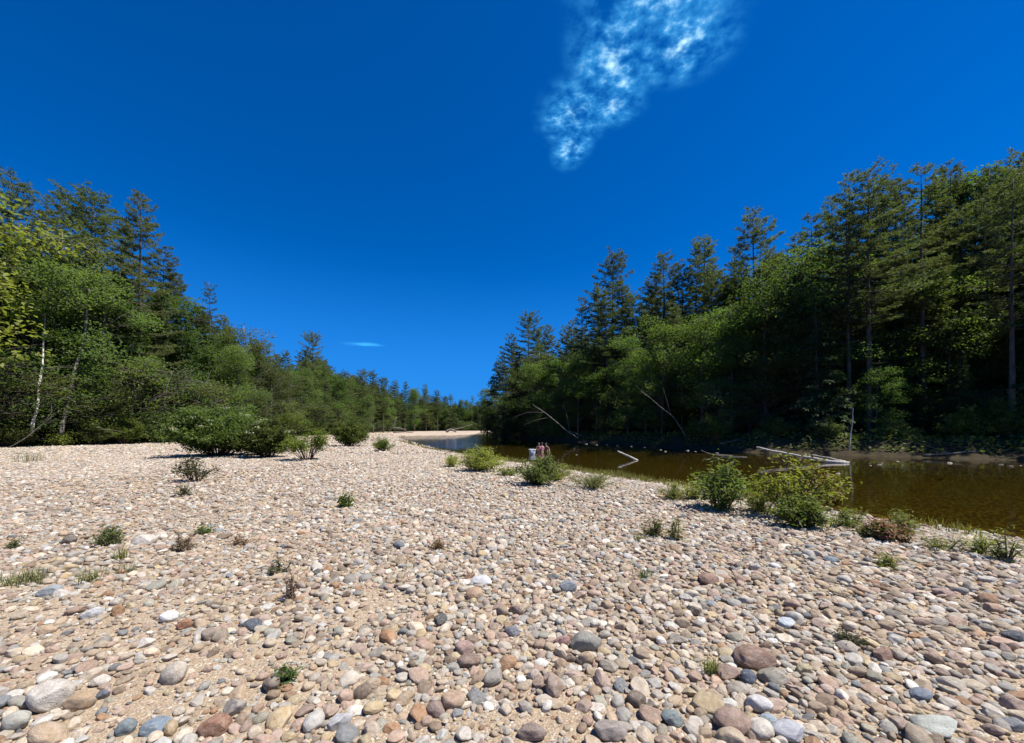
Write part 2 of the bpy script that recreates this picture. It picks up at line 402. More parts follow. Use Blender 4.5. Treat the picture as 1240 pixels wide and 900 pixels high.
NR = 12
rocks_hi = [rock_mesh('cobble', 100 + k, 4, (2, 5, 7, 3)[k % 4]) for k in range(NR)]
for me in rocks_hi: me.materials.append(M['stone'])
rocks_lo = [rock_mesh('gravel_stone', 100 + k, 3 if k < NR else 2, (2, 5, 7, 3)[k % 4]) for k in range(NR * 2)]
for me in rocks_lo: me.materials.append(M['stone_inst'])
rock_col = bpy.data.collections.new('stone_kit')
for k, me in enumerate(rocks_lo):
    o = bpy.data.objects.new('gravel_stone_%02d' % k, me); rock_col.objects.link(o)

PALETTE = [('tan', (.44, .345, .25), 25), ('cream', (.61, .53, .43), 22), ('pinkish', (.46, .34, .275), 18), ('pale grey', (.50, .465, .42), 16),
           ('grey', (.36, .335, .30), 7), ('slate blue', (.23, .245, .26), 2.8), ('rusty brown', (.36, .22, .13), 3.5), ('white', (.72, .685, .63), 6),
           ('dark brown', (.26, .195, .145), 5), ('sandy yellow', (.52, .42, .27), 5), ('greenish grey', (.38, .365, .30), 5), ('charcoal', (.13, .135, .14), .6)]
PW = np.array([p[2] for p in PALETTE], float); PW /= PW.sum()
PC = np.array([p[1] for p in PALETTE]) * np.array([.81, .785, .735])

def sandy(x, y):
    s = np.zeros(np.shape(x))
    for cx, cy, r in ((-6.3, 7.6, 2.6), (-3.6, 5.2, 1.6), (-1.9, 2.5, .75), (-10, 11.5, 4), (-2.9, 3.3, .9), (-13, 9, 3.5), (-1.3, 3.6, .55), (-4.4, 3.6, 1.0), (-7.5, 5.0, 1.8), (.1, 2.0, .35), (-8, 16, 2.5)):
        s = np.maximum(s, sstep(1.35, .5, np.hypot(x - cx, (y - cy) * 1.3) / r))
    return np.clip(s * (0.85 + .5 * wob(x, y, 2.4)), 0, 1)

# landmark stones of the photograph: centre column, bottom row, width, height in photo pixels, colour, short name, label
LM = [
 (60, 867, 52, 38, 'cream', (.60, .54, .46), 'big cream cobble', 'big smooth cream cobble with a white shoulder, half sunk in sand'),
 (98, 863, 34, 30, 'tan', (.50, .36, .23), 'rounded tan cobble', 'rounded tan cobble touching the big cream cobble'),
 (412, 889, 28, 27, 'pale grey', (.55, .54, .53), 'round pale grey cobble', 'round pale grey cobble at the bottom edge with faint veins'),
 (450, 895, 26, 26, 'cream', (.62, .50, .38), 'round peach cobble', 'round peach coloured cobble beside the round pale grey cobble'),
 (260, 899, 40, 22, 'rusty brown', (.33, .18, .115), 'wide rusty brown cobble', 'wide rusty brown cobble cut by the bottom edge'),
 (152, 892, 26, 24, 'slate blue', (.20, .24, .25), 'grey-green round cobble', 'round grey-green cobble with a pale cap near the bottom edge'),
 (190, 899, 40, 16, 'slate blue', (.22, .28, .33), 'slate blue slab', 'slate blue slab half hidden at the bottom edge'),
 (125, 848, 17, 16, 'slate blue', (.17, .19, .22), 'small slate wedge', 'small slate blue wedge alone on the sand patch'),
 (20, 889, 34, 26, 'pale grey', (.50, .48, .40), 'mottled corner stone', 'mottled pale stone with a greenish patch in the corner'),
 (212, 832, 36, 30, 'cream', (.55, .48, .39), 'knobbly cream cobble', 'knobbly cream cobble with a brown underside'),
 (307, 764, 26, 15, 'charcoal', (.10, .115, .14), 'flat charcoal stone', 'flat oval charcoal stone, darkest on the sandy side'),
 (204, 755, 22, 16, 'white', (.74, .71, .68), 'white block', 'white blocky cobble with a shaded front face'),
 (254, 779, 22, 22, 'tan', (.34, .27, .21), 'two-tone round cobble', 'round cobble with a tan top and dark lower half'),
 (224, 765, 18, 14, 'rusty brown', (.36, .17, .09), 'small rusty cobble', 'small rusty cobble in front of the white block'),
 (112, 751, 22, 15, 'white', (.66, .66, .64), 'white sunken cobble', 'white cobble half sunk beside a rusty wedge'),
 (143, 748, 20, 13, 'rusty brown', (.34, .19, .09), 'rusty wedge', 'flat rusty wedge beside the white sunken cobble'),
 (60, 723, 26, 14, 'slate blue', (.33, .36, .37), 'blue-grey flat cobble', 'blue-grey flat cobble in front of the grass tufts'),
 (84, 660, 18, 14, 'dark brown', (.20, .17, .14), 'dark brown cobble on sand', 'dark brown cobble standing alone on the open sand'),
 (176, 662, 32, 17, 'cream', (.62, .56, .48), 'long cream double cobble', 'long cream cobble lying in the open sand patch'),
 (285, 868, 30, 28, 'pale grey', (.42, .37, .32), 'speckled grey-pink cobble', 'speckled grey-pink cobble near a tuft of grass'),
 (330, 845, 28, 24, 'dark brown', (.27, .21, .16), 'brown bulging cobble', 'brown bulging cobble leaning by the little green seedling'),
 (575, 728, 24, 18, 'tan', (.48, .32, .20), 'orange-tan cobble', 'orange-tan cobble in front of a long white cobble'),
 (583, 710, 30, 12, 'white', (.66, .65, .63), 'long white cobble', 'long white cobble behind the orange-tan cobble'),
 (567, 812, 34, 18, 'dark brown', (.26, .18, .14), 'brown brick-like slab', 'brown brick-shaped slab tilted across smaller stones'),
 (562, 796, 28, 18, 'pinkish', (.42, .29, .24), 'dusty pink cobble', 'dusty pink cobble directly behind the brown brick-like slab'),
 (710, 792, 42, 26, 'greenish grey', (.31, .295, .25), 'big grey-brown cobble', 'big egg-shaped grey-brown cobble in the middle of the bar'),
 (681, 786, 20, 17, 'pinkish', (.43, .25, .225), 'rose pink cobble', 'rose pink cobble touching the big grey-brown cobble'),
 (620, 775, 22, 14, 'slate blue', (.20, .20, .23), 'slate cobble with pale edge', 'slate cobble with a pale lit edge in the middle'),
 (687, 717, 26, 14, 'slate blue', (.25, .28, .30), 'smooth blue-grey cobble', 'smooth teardrop blue-grey cobble beyond the big grey-brown cobble'),
 (679, 815, 20, 20, 'tan', (.40, .28, .19), 'upright brown cobble', 'upright brown cobble standing in front of the rose pink cobble'),
 (648, 826, 20, 17, 'cream', (.60, .49, .41), 'pale pink egg', 'pale pink egg-shaped cobble among mixed gravel'),
 (706, 664, 14, 12, 'tan', (.45, .33, .23), 'pyramid stone', 'small tan pyramid-shaped stone standing above flat gravel'),
 (483, 665, 17, 10, 'slate blue', (.15, .17, .19), 'far slate stone', 'flat slate stone in the middle distance of the bar'),
 (440, 852, 24, 24, 'dark brown', (.23, .175, .125), 'dark striped cobble', 'dark brown striped cobble leaning to one side'),
 (528, 868, 26, 25, 'dark brown', (.30, .215, .175), 'purplish brown cobble', 'purplish brown round cobble near an orange-marked stone'),
 (548, 862, 34, 28, 'pinkish', (.46, .32, .22), 'orange-marked stone', 'pinkish stone with an orange corner, beside the purplish brown cobble'),
 (770, 858, 26, 20, 'dark brown', (.22, .17, .13), 'dark brown angular cobble', 'dark brown angular cobble with a flat top'),
 (645, 899, 40, 18, 'dark brown', (.29, .22, .18), 'broad brown cobble at the edge', 'broad brown cobble cut off by the bottom edge'),
 (740, 899, 44, 22, 'pale grey', (.36, .31, .27), 'broad grey-pink cobble', 'broad grey-pink cobble cut off by the bottom edge'),
 (814, 889, 30, 20, 'greenish grey', (.26, .31, .30), 'teal-grey cobble', 'teal-grey cobble near the lower edge of the bar'),
 (911, 815, 56, 28, 'dark brown', (.29, .185, .135), 'wide reddish-brown rock', 'wide reddish-brown rock with a faceted face'),
 (906, 833, 25, 21, 'charcoal', (.10, .12, .155), 'dark blue-grey cobble', 'dark blue-grey cobble in front of the wide reddish-brown rock'),
 (938, 833, 40, 20, 'greenish grey', (.36, .33, .26), 'flat olive-grey cobble', 'flat olive-grey cobble beside the dark blue-grey cobble'),
 (882, 827, 32, 20, 'pinkish', (.44, .31, .235), 'smooth pink-tan cobble', 'smooth pink-tan cobble next to the grass tuft'),
 (920, 867, 32, 22, 'white', (.68, .65, .62), 'white rounded cobble', 'white rounded cobble with a grey end at the front'),
 (931, 882, 22, 15, 'slate blue', (.38, .45, .48), 'pale blue cobble', 'pale blue cobble tucked below the white rounded cobble'),
 (887, 895, 54, 30, 'dark brown', (.34, .235, .18), 'largest brown cobble', 'largest brown cobble of the bar near the bottom edge'),
 (855, 868, 44, 20, 'sandy yellow', (.44, .34, .20), 'long ochre cobble', 'long ochre cobble lying behind the largest brown cobble'),
 (953, 899, 42, 20, 'pale grey', (.48, .49, .51), 'speckled bluish white cobble', 'speckled bluish white cobble at the bottom edge'),
 (974, 821, 20, 14, 'sandy yellow', (.50, .43, .26), 'yellowish round cobble', 'yellowish round cobble just past the flat olive-grey cobble'),
 (1069, 803, 24, 18, 'rusty brown', (.36, .225, .165), 'reddish triangular stone', 'reddish triangular stone on the slope toward the river'),
 (1230, 781, 30, 15, 'charcoal', (.085, .095, .11), 'black flat cobble', 'black flat cobble cut off by the side edge'),
 (857, 710, 30, 15, 'rusty brown', (.33, .205, .15), 'low reddish-brown cobble', 'low reddish-brown cobble in the middle distance'),
 (1006, 684, 22, 10, 'slate blue', (.20, .235, .26), 'slate oval near the shrubs', 'slate blue oval cobble in front of the shore shrubs'),
 (1145, 724, 28, 11, 'pinkish', (.42, .29, .24), 'pinkish oval on the slope', 'pinkish oval cobble on the slope near the water'),
 (1132, 899, 56, 20, 'pale grey', (.50, .52, .45), 'pale green-white slab', 'pale green-white slab at the bottom edge toward the corner'),
 (1115, 853, 28, 14, 'slate blue', (.19, .225, .27), 'slate blue lozenge', 'slate blue lozenge-shaped cobble low on the slope'),
 (1178, 838, 26, 10, 'cream', (.56, .47, .34), 'cream spindle', 'cream spindle-shaped cobble pointing toward the corner'),
 (938, 660 + 30, 16, 8, 'white', (.70, .68, .66), 'bright flat stone', 'bright white flat stone in front of the shore shrubs'),
 (951, 762, 26, 11, 'slate blue', (.50, .54, .57), 'pale blue-white stone', 'pale blue-white flat stone up the slope'),
]
cell = .12
grid = {}
def fits(x, y, r, k):
    ci, cj = int(x // cell), int(y // cell)
    sp = 1 + int((r + .13) * k // cell)
    for a in range(ci - sp, ci + sp + 1):
        for b in range(cj - sp, cj + sp + 1):
            for (x2, y2, r2) in grid.get((a, b), ()):
                if (x - x2) ** 2 + (y - y2) ** 2 < (k * (r + r2)) ** 2: return False
    return True
def put(x, y, r): grid.setdefault((int(x // cell), int(y // cell)), []).append((x, y, r))

landmarks = []
for (px, py, wpx, hpx, cn, c, short, label) in LM:
    p = at(px, py)
    sx_ = wpx / F * p.y / 2 * .93
    # apparent height mixes the stone's height and its depth seen from above
    el = math.atan2(EYE, p.y)
    hz = hpx / F * p.y / 2
    sy_ = sx_ * .78; sz_ = max(.32 * sx_, min(.8 * sx_, hz * 1.0))
    ctr = (p.x * (1 + sy_ * .6 / p.y), p.y + sy_ * .6)
    put(ctr[0], ctr[1], (sx_ + sy_) / 2)
    landmarks.append(dict(x=ctr[0], y=ctr[1], s=(sx_, sy_, sz_), c=c, cn=cn, short=short, label=label))

stones = []            # x, y, r
def pack(n, rlo, rhi, ymin, ymax, k, sand_keep, tries=1):
    m_ = 0
    yy = np.sqrt(R.uniform(ymin ** 2, ymax ** 2, n)) if ymin > .1 else R.uniform(ymin, ymax, n)
    xx = R.uniform(-1, 1, n) * (1.32 * yy + 1.6)
    rr_ = np.sort(rlo * (rhi / rlo) ** (R.uniform(0, 1, n) ** 1.3))[::-1]
    sdv, fv = sdist(xx, yy); sv = sandy(xx, yy); u = R.uniform(0, 1, n)
    for x, y, r, s_, f_, sa, uu in zip(xx, yy, rr_, sdv, fv, sv, u):
        if f_ or s_ < -1.2 or uu < sa * (1 - sand_keep): continue
        if fits(x, y, r, k):
            put(x, y, r); stones.append((x, y, r))
pack(220, .062, .086, .5, 14, .93, .3)
pack(18000, .037, .066, .3, 14, .74, .05)
pack(110000, .025, .043, .2, 13, .68, .10)
pack(110000, .011, .024, .2, 8.5, .66, .38)
near_n = len(stones)
st = np.array(stones)
# middle and far distance: simple scatter
def scatter(n, ylo, yhi, rlo, rhi):
    yy = np.sqrt(R.uniform(ylo ** 2, yhi ** 2, n)); xx = R.uniform(-1.36, .75, n) * yy
    s_, f_ = sdist(xx, yy)
    inL = inside(xx, yy, LEFT_POLY)
    ok = (~f_) & (s_ > -1.0) & (~inL) & (R.uniform(0, 1, n) > .9 * sandy(xx, yy))
    return np.stack([xx, yy, R.uniform(rlo, rhi, n)], 1)[ok]
st = np.vstack([st, scatter(80000, 12.8, 24, .030, .064), scatter(60000, 24, 48, .05, .10), scatter(30000, 48, 108, .09, .17)])
n = len(st)
rs = R.uniform(0, 1, (n, 8))
el_ = .72 + .36 * rs[:, 0]
scl = np.stack([st[:, 2] * 1.18, st[:, 2] * 1.18 * el_ * .88, st[:, 2] * (.42 + .42 * rs[:, 1])], 1)
rot = np.stack([(rs[:, 2] - .5) * .7, (rs[:, 3] - .5) * .7 - .12, rs[:, 4] * 2 * PI], 1)
ci = R.choice(len(PALETTE), n, p=PW)
colr = PC[ci] * (0.78 + .44 * rs[:, 5])[:, None] * (1 + .10 * (rs[:, 6:7] - .5) * np.array([[1, 0, -1]]))
zst = ground(st[:, 0], st[:, 1]) + scl[:, 2] * (.18 + .5 * rs[:, 7])
kind = R.randint(0, NR, n)
# the 300 that show largest become things of their own (landmarks included)
app = st[:, 2] / st[:, 1]
vis = (np.abs(st[:, 0] / st[:, 1]) < 1.27) & (st[:, 1] > 1.95)
order = np.argsort(-np.where(vis, app, 0))
N_IND = 300 - len(landmarks)
pick = order[:N_IND]
keep = np.ones(n, bool); keep[pick] = False

lx = np.array([(L['x'] / L['y'] * F + CX) for L in landmarks]); ly = np.array([HY + EYE * F / L['y'] for L in landmarks])
used = set()
for k, L in enumerate(landmarks):
    o = link('cobble', rocks_hi[(k * 5 + 3) % NR]); o.scale = L['s']
    o.location = (L['x'], L['y'], gz(L['x'], L['y']) + L['s'][2] * .55)
    o.rotation_euler = (R.uniform(-.2, .2), R.uniform(-.2, .15), R.uniform(-.4, .4)); o.color = (*[q_ * .8 for q_ in L['c']], 1)
    tag(o, L['label'], 'stone', 'river cobbles on the bar'); used.add(L['label'])
SHAPE = {0: 'rounded', 1: 'flattish', 2: 'long'}
for idx in pick:
    x, y, r = st[idx]
    o = link('cobble', rocks_hi[kind[idx]]); o.scale = scl[idx]; o.location = (x, y, zst[idx]); o.rotation_euler = rot[idx]; o.color = (*colr[idx], 1)
    px, py = x / y * F + CX, HY + EYE * F / y
    dd = np.hypot(lx - px, ly - py)
    near = np.argsort(dd)
    shape = 'flat' if scl[idx, 2] < .6 * scl[idx, 0] else ('oval' if scl[idx, 1] < .78 * scl[idx, 0] else 'rounded')
    size = 'large' if r > .08 else ('mid-sized' if r > .055 else 'smaller')
    lab = None
    for t_ in range(4):
        L = near[t_]
        dx, dy = px - lx[L], py - ly[L]
        if abs(dx) > 1.7 * abs(dy): rel = 'right of' if dx > 0 else 'left of'
        elif abs(dy) > 1.7 * abs(dx): rel = 'in front of' if dy > 0 else 'behind'
        else: rel = ('in front and to the ' if dy > 0 else 'behind and to the ') + ('right of' if dx > 0 else 'left of')
        how = ('just ' if dd[L] < 40 else '') if 'to the' not in rel else ''
        cand = '%s %s %s cobble %s%s the %s' % (size, shape, PALETTE[ci[idx]][0], how, rel, landmarks[L]['short'])
        if cand not in used and len(cand.split()) <= 16: lab = cand; break
    if lab is None:
        for e in ('second ', 'third ', 'fourth ', 'fifth ', 'sixth '):
            cand = e + '%s %s cobble %s the %s' % (shape, PALETTE[ci[idx]][0], rel, landmarks[near[0]]['short'])
            if cand not in used: lab = cand; break
    used.add(lab)
    tag(o, lab, 'stone', 'river cobbles on the bar')

def gn_scatter(name, pts, rot, scl, col, idx, coll, label=None):
    me = bpy.data.meshes.new(name); me.vertices.add(len(pts)); me.vertices.foreach_set('co', np.asarray(pts, np.float32).ravel())
    for nm, typ, d, arr in (('rot', 'FLOAT_VECTOR', 'vector', rot), ('scl', 'FLOAT_VECTOR', 'vector', scl), ('pick', 'INT', 'value', idx)):
        a = me.attributes.new(nm, typ, 'POINT'); a.data.foreach_set(d, np.asarray(arr, np.int32 if typ == 'INT' else np.float32).ravel())
    if col is not None:
        a = me.attributes.new('col', 'FLOAT_COLOR', 'POINT'); a.data.foreach_set('color', np.hstack([col, np.ones((len(col), 1))]).astype(np.float32).ravel())
    o = link(name, me)
    ng = bpy.data.node_groups.new(name + '_scatter', 'GeometryNodeTree')
    ng.interface.new_socket('Geometry', in_out='INPUT', socket_type='NodeSocketGeometry'); ng.interface.new_socket('Geometry', in_out='OUTPUT', socket_type='NodeSocketGeometry')
    gi = ng.nodes.new('NodeGroupInput'); go = ng.nodes.new('NodeGroupOutput')
    cn = ng.nodes.new('GeometryNodeCollectionInfo'); cn.inputs[0].default_value = coll; cn.inputs[1].default_value = True; cn.inputs[2].default_value = True
    ip = ng.nodes.new('GeometryNodeInstanceOnPoints'); ip.inputs['Pick Instance'].default_value = True
    def na(nm, typ):
        a = ng.nodes.new('GeometryNodeInputNamedAttribute'); a.data_type = typ; a.inputs[0].default_value = nm; return a.outputs[0]
    lk = ng.links.new
    lk(gi.outputs[0], ip.inputs['Points']); lk(cn.outputs[0], ip.inputs['Instance'])
    lk(na('pick', 'INT'), ip.inputs['Instance Index']); lk(na('rot', 'FLOAT_VECTOR'), ip.inputs['Rotation']); lk(na('scl', 'FLOAT_VECTOR'), ip.inputs['Scale'])
    lk(ip.outputs[0], go.inputs[0])
    md = o.modifiers.new('scatter', 'NODES'); md.node_group = ng
    return o
kk = np.where(st[:, 1] > 12.8, kind + NR, kind)
pts = np.stack([st[:, 0], st[:, 1], zst], 1)
g = gn_scatter('gravel', pts[keep], rot[keep], scl[keep], colr[keep], kk[keep], rock_col)
tag(g, kind='stuff')

# ------------------------------------------------------------------ trees
def curve_pts(p0, p1, sag, n, rng, wig=0.0):
    t = np.linspace(0, 1, n)[:, None]
    p = np.asarray(p0) * (1 - t) + np.asarray(p1) * t
    p[:, 2] += (sag * np.sin(t * PI))[:, 0]
    if wig: p += np.cumsum(rng.normal(0, wig, (n, 3)), axis=0) * t * (1 - .3 * t)
    return p

def finish_tree(name, g, v, q, leafmat, bark, H, vv=None):
    tm = g.mesh(name + '_trunk', bark)
    cm = mesh_np(name + '_crown', v, q, leafmat, {'v': R.beta(2, 2.2, len(q)) if vv is None else vv})
    return dict(trunk=tm, crown=cm, H=H)

def broadleaf(seed, H=18.0, base=.16, wide=.30, leafmat='broad', bark='bark', nclump=100, per=120, L=.27, lean=0.0, airy=0.0):
    rng = np.random.RandomState(seed); g = Geo()
    top = np.array([lean * H + rng.normal(0, .4), rng.normal(0, .4), H * .93])
    tk = curve_pts((0, 0, -.3), top, 0, 14, rng, .10)
    g.tube(tk, np.linspace(.0125 * H, .03, 14), 8, .08, rng)
    nl = 26; clumps = []
    for k in range(nl):
        f = base + (1 - base) * (k + rng.uniform(0, 1)) / nl * .97
        b = np.array([np.interp(f * .97, np.linspace(0, 1, 14), tk[:, a]) for a in range(3)])
        prof = math.sin(PI * min(1, max(.1, ((f - base) / (1 - base)) * .80 + .17))) ** .75
        ln = wide * H * prof * rng.uniform(.6, 1.15)
        az = k * 2.4 + rng.uniform(-.6, .6); up = rng.uniform(.45, 1.1) + .5 * f
        e = b + np.array([math.cos(az) * ln, math.sin(az) * ln, ln * up * .8])
        lp = curve_pts(b, e, .04 * ln, 6, rng, .06)
        g.tube(lp, np.linspace(.0042 * H * (1.15 - f), .012, 6), 5)
        ns = 3 + int(5 * prof)
        for j in range(ns):
            t_ = rng.uniform(.3, 1.0); s0 = lp[0] + (lp[-1] - lp[0]) * t_
            a2 = az + rng.normal(0, .9); l2 = ln * rng.uniform(.2, .5) + .5
            s1 = s0 + np.array([math.cos(a2) * l2, math.sin(a2) * l2, l2 * rng.uniform(-.15, .55)])
            g.tube(curve_pts(s0, s1, .03, 4, rng, .03), np.linspace(.022, .006, 4), 4)
            clumps += [s1, s0 + (s1 - s0) * rng.uniform(.35, .8)]
    clumps = np.array(clumps)
    if len(clumps) > nclump: clumps = clumps[rng.permutation(len(clumps))[:nclump]]
    if airy: clumps = clumps[rng.uniform(size=len(clumps)) > airy]
    P = []; VV = []
    for c in clumps:
        s = rng.choice([.55, .8, 1.1]) * rng.uniform(.85, 1.15) * (H / 18) ** .5
        m_ = int(per * (s / .85) ** 1.5 * rng.uniform(.6, 1.4)); VV.append(np.full(m_, rng.beta(1.6, 1.8)))
        p = rng.normal(size=(m_, 3)) * np.array([s, s, s * .55]); p = p * np.minimum(1, 1.55 * s / (np.linalg.norm(p * [1, 1, 2], axis=1)[:, None] + 1e-6)); p[:, 2] -= .16 * (p[:, 0] ** 2 + p[:, 1] ** 2) / s
        P.append(c + p)
    P = np.vstack(P); VV = np.concatenate(VV)
    VV = VV[P[:, 2] > .3]; P = P[P[:, 2] > .3]
    v, q = leaf_quads(P, L, L * .62, rng, .72)
    return finish_tree('broadleaf', g, v, q, M[leafmat], M[bark], H * 1.0, .6 * VV + .4 * rng.uniform(size=len(VV)))

def pine(seed, H=24.0, base=.38, reach=.19, dens=1.0, leafmat='needle', flat=False, bark='bark'):
    rng = np.random.RandomState(seed); g = Geo()
    tk = curve_pts((0, 0, -.3), (rng.normal(0, .3), rng.normal(0, .3), H), 0, 16, rng, .05)
    g.tube(tk, np.linspace(.0120 * H, .025, 16) * np.linspace(1, .9, 16), 8, .06, rng)
    at_z = lambda z: np.array([np.interp(z, tk[:, 2], tk[:, a]) for a in range(3)])
    P, A = [], []
    z = .14 * H
    while z < H * base:                                    # dead lower stubs
        for k in range(rng.randint(0, 3)):
            az = rng.uniform(0, 6.3); ln = rng.uniform(.5, 2.2); b = at_z(z + rng.uniform(0, .5))
            g.tube(curve_pts(b, b + np.array([math.cos(az) * ln, math.sin(az) * ln, rng.uniform(-.3, .2)]), -.05, 4, rng, .05), np.linspace(.03, .006, 4), 4)
        z += rng.uniform(.5, 1.0)
    z = H * base; bias = rng.uniform(0, 6.3)
    while z < H - .15:
        f = (z / H - base) / (1 - base)
        prof = (1 - f) ** (.62 if not flat else .40) * (0.55 + .45 * min(1, f / .18))
        nb = rng.randint(4, 7) if f < .9 else rng.randint(3, 5)
        for k in range(nb):
            az = 2 * PI * k / nb + rng.uniform(-.45, .45) + z * 1.7
            ln = reach * H * prof * rng.uniform(.50, 1.22) * (1 + .22 * math.cos(az - bias)) + .30
            if rng.uniform() < .10: continue
            rise = (.05 + .75 * f ** 2.2) * ln + rng.uniform(-.12, .1) * ln
            b = at_z(z + rng.uniform(-.15, .15))
            e = b + np.array([math.cos(az) * ln, math.sin(az) * ln, rise])
            lp = curve_pts(b, e, -.06 * ln, 6, rng, .02)
            g.tube(lp, np.linspace(.0022 * H * (1.2 - f), .008, 6), 4)
            dirb = unit(lp[-1] - lp[0]); side = np.array([-math.sin(az), math.cos(az), 0])
            m_ = max(4, int(ln * 13 * dens))
            for j in range(m_):
                t_ = rng.uniform(.22, 1.0)
                c = np.array([np.interp(t_, np.linspace(0, 1, 6), lp[:, a]) for a in range(3)])
                w_ = (.10 + .30 * ln * math.sin(min(1, (1 - t_) * 1.5 + .12) * PI * .55) * .55)
                c = c + side * rng.uniform(-1, 1) * w_ + dirb * rng.uniform(0, .15) + np.array([0, 0, rng.uniform(-.03, .09)])
                nbld = 7
                P.append(np.repeat(c[None], nbld, 0) + rng.normal(0, .05, (nbld, 3)))
                ax = rng.normal(size=(nbld, 3)); ax[:, 2] = np.abs(ax[:, 2]) * .35 + .05
                A.append(unit(ax) + dirb * .55)
        z += rng.uniform(.70, 1.15) * (H / 24) * (1.0 if f < .75 else .6)
    P = np.vstack(P); A = unit(np.vstack(A))
    v, q = leaf_quads(P, .30, .062, rng, .5, axis=A * 2.0, droop=0.0)
    return finish_tree('pine', g, v, q, M[leafmat], M[bark], H)

def hemlock(seed, H=15.0, base=.06, reach=.24, dens=1.0):
    rng = np.random.RandomState(seed); g = Geo()
    tk = curve_pts((0, 0, -.3), (rng.normal(0, .2), rng.normal(0, .2), H), 0, 14, rng, .04)
    g.tube(tk, np.linspace(.011 * H, .02, 14), 7, .06, rng)
    P, A = [], []; z = H * base
    while z < H - .1:
        f = (z / H - base) / (1 - base); prof = (1 - f) ** .85
        for k in range(rng.randint(4, 7)):
            az = rng.uniform(0, 6.3); ln = reach * H * prof * rng.uniform(.6, 1.15) + .2
            b = np.array([np.interp(z, tk[:, 2], tk[:, a]) for a in range(3)])
            e = b + np.array([math.cos(az) * ln, math.sin(az) * ln, ln * (.12 - .38 * (1 - f))])
            lp = curve_pts(b, e, .10 * ln, 6, rng, .02)
            g.tube(lp, np.linspace(.025, .006, 6), 4)
            side = np.array([-math.sin(az), math.cos(az), 0]); dirb = unit(lp[-1] - lp[0])
            for j in range(max(4, int(ln * 8 * dens))):
                t_ = rng.uniform(.12, 1.0); c = np.array([np.interp(t_, np.linspace(0, 1, 6), lp[:, a]) for a in range(3)])
                s_ = rng.uniform(-1, 1); c = c + side * s_ * (.1 + .33 * ln * (1 - t_) ** .6)
                P.append(c + rng.normal(0, .07, (5, 3))); A.append(np.repeat((dirb + side * s_ + np.array([0, 0, -.25]))[None], 5, 0) + rng.normal(0, .35, (5, 3)))
        z += rng.uniform(.28, .5)
    P = np.vstack(P); A = unit(np.vstack(A))
    v, q = leaf_quads(P, .34, .12, rng, .8, axis=A * 2, droop=.1)
    return finish_tree('hemlock', g, v, q, M['hemlock'], M['bark'], H)

broads = [broadleaf(s, wide=w_, base=b_, lean=l_, airy=a_) for s, w_, b_, l_, a_ in ((1, .19, .08, .0, 0), (2, .22, .12, .04, .1), (3, .17, .16, -.03, .1), (4, .21, .07, .02, 0), (5, .16, .12, .0, .15), (6, .23, .10, -.05, .05))]
tallbare = [broadleaf(s, H=20, wide=.17, base=.42, nclump=150, airy=.1) for s in (7, 8)]
olives = [broadleaf(s, leafmat='grey_leaf', wide=.22, base=.12, airy=.25, bark='bark_pale', per=90) for s in (9, 10)]
yellows = [broadleaf(12, H=14, leafmat='yellow', wide=.32, base=.12)]
pines = [pine(21, base=.30), pine(22, base=.42, reach=.17), pine(23, base=.22, reach=.18), pine(24, base=.48, reach=.18, flat=True), pine(25, base=.34, reach=.15), pine(26, base=.12, reach=.19, dens=1.1), pine(28, base=.26, reach=.14)]
thin_pine = pine(27, base=.45, reach=.10, dens=.55)
hems = [hemlock(31), hemlock(32, reach=.20), hemlock(33, reach=.28)]
saps = [broadleaf(s, H=5.5, wide=.36, base=.04, nclump=70, per=90, L=.17) for s in (41, 42, 43)]
saps_y = [broadleaf(44, H=5.5, wide=.36, base=.04, nclump=70, per=90, L=.17, leafmat='shrub')]
KITS = {'b': broads, 'p': pines, 'h': hems, 's': saps, 'o': olives, 'y': yellows, 't': tallbare, 'x': [thin_pine], 'g': saps_y}
KNAME = {'b': 'broadleaf_tree', 'p': 'white_pine', 'h': 'hemlock_tree', 's': 'young_tree', 'o': 'olive_leaved_tree', 'y': 'yellow_green_tree', 't': 'tall_broadleaf_tree', 'x': 'thin_pine', 'g': 'young_tree'}

L_SKY = [(0, 212), (40, 246), (70, 238), (88, 262), (105, 240), (130, 268), (168, 235), (200, 290), (215, 330), (235, 365), (255, 346), (275, 378), (300, 392), (320, 414), (350, 428), (378, 408), (400, 440), (440, 452), (480, 463), (520, 470), (560, 481), (580, 478)]
R_SKY = [(575, 476), (590, 455), (603, 432), (640, 385), (680, 395), (705, 362), (740, 308), (775, 355), (805, 308), (853, 292), (885, 320), (913, 257), (940, 290), (985, 255), (1035, 197), (1062, 232), (1092, 205), (1128, 195), (1160, 202), (1200, 204), (1240, 196), (1500, 120)]
def skyline(px, right):
    L = R_SKY if right else L_SKY
    return np.interp(px, [a for a, b in L], [b for a, b in L])

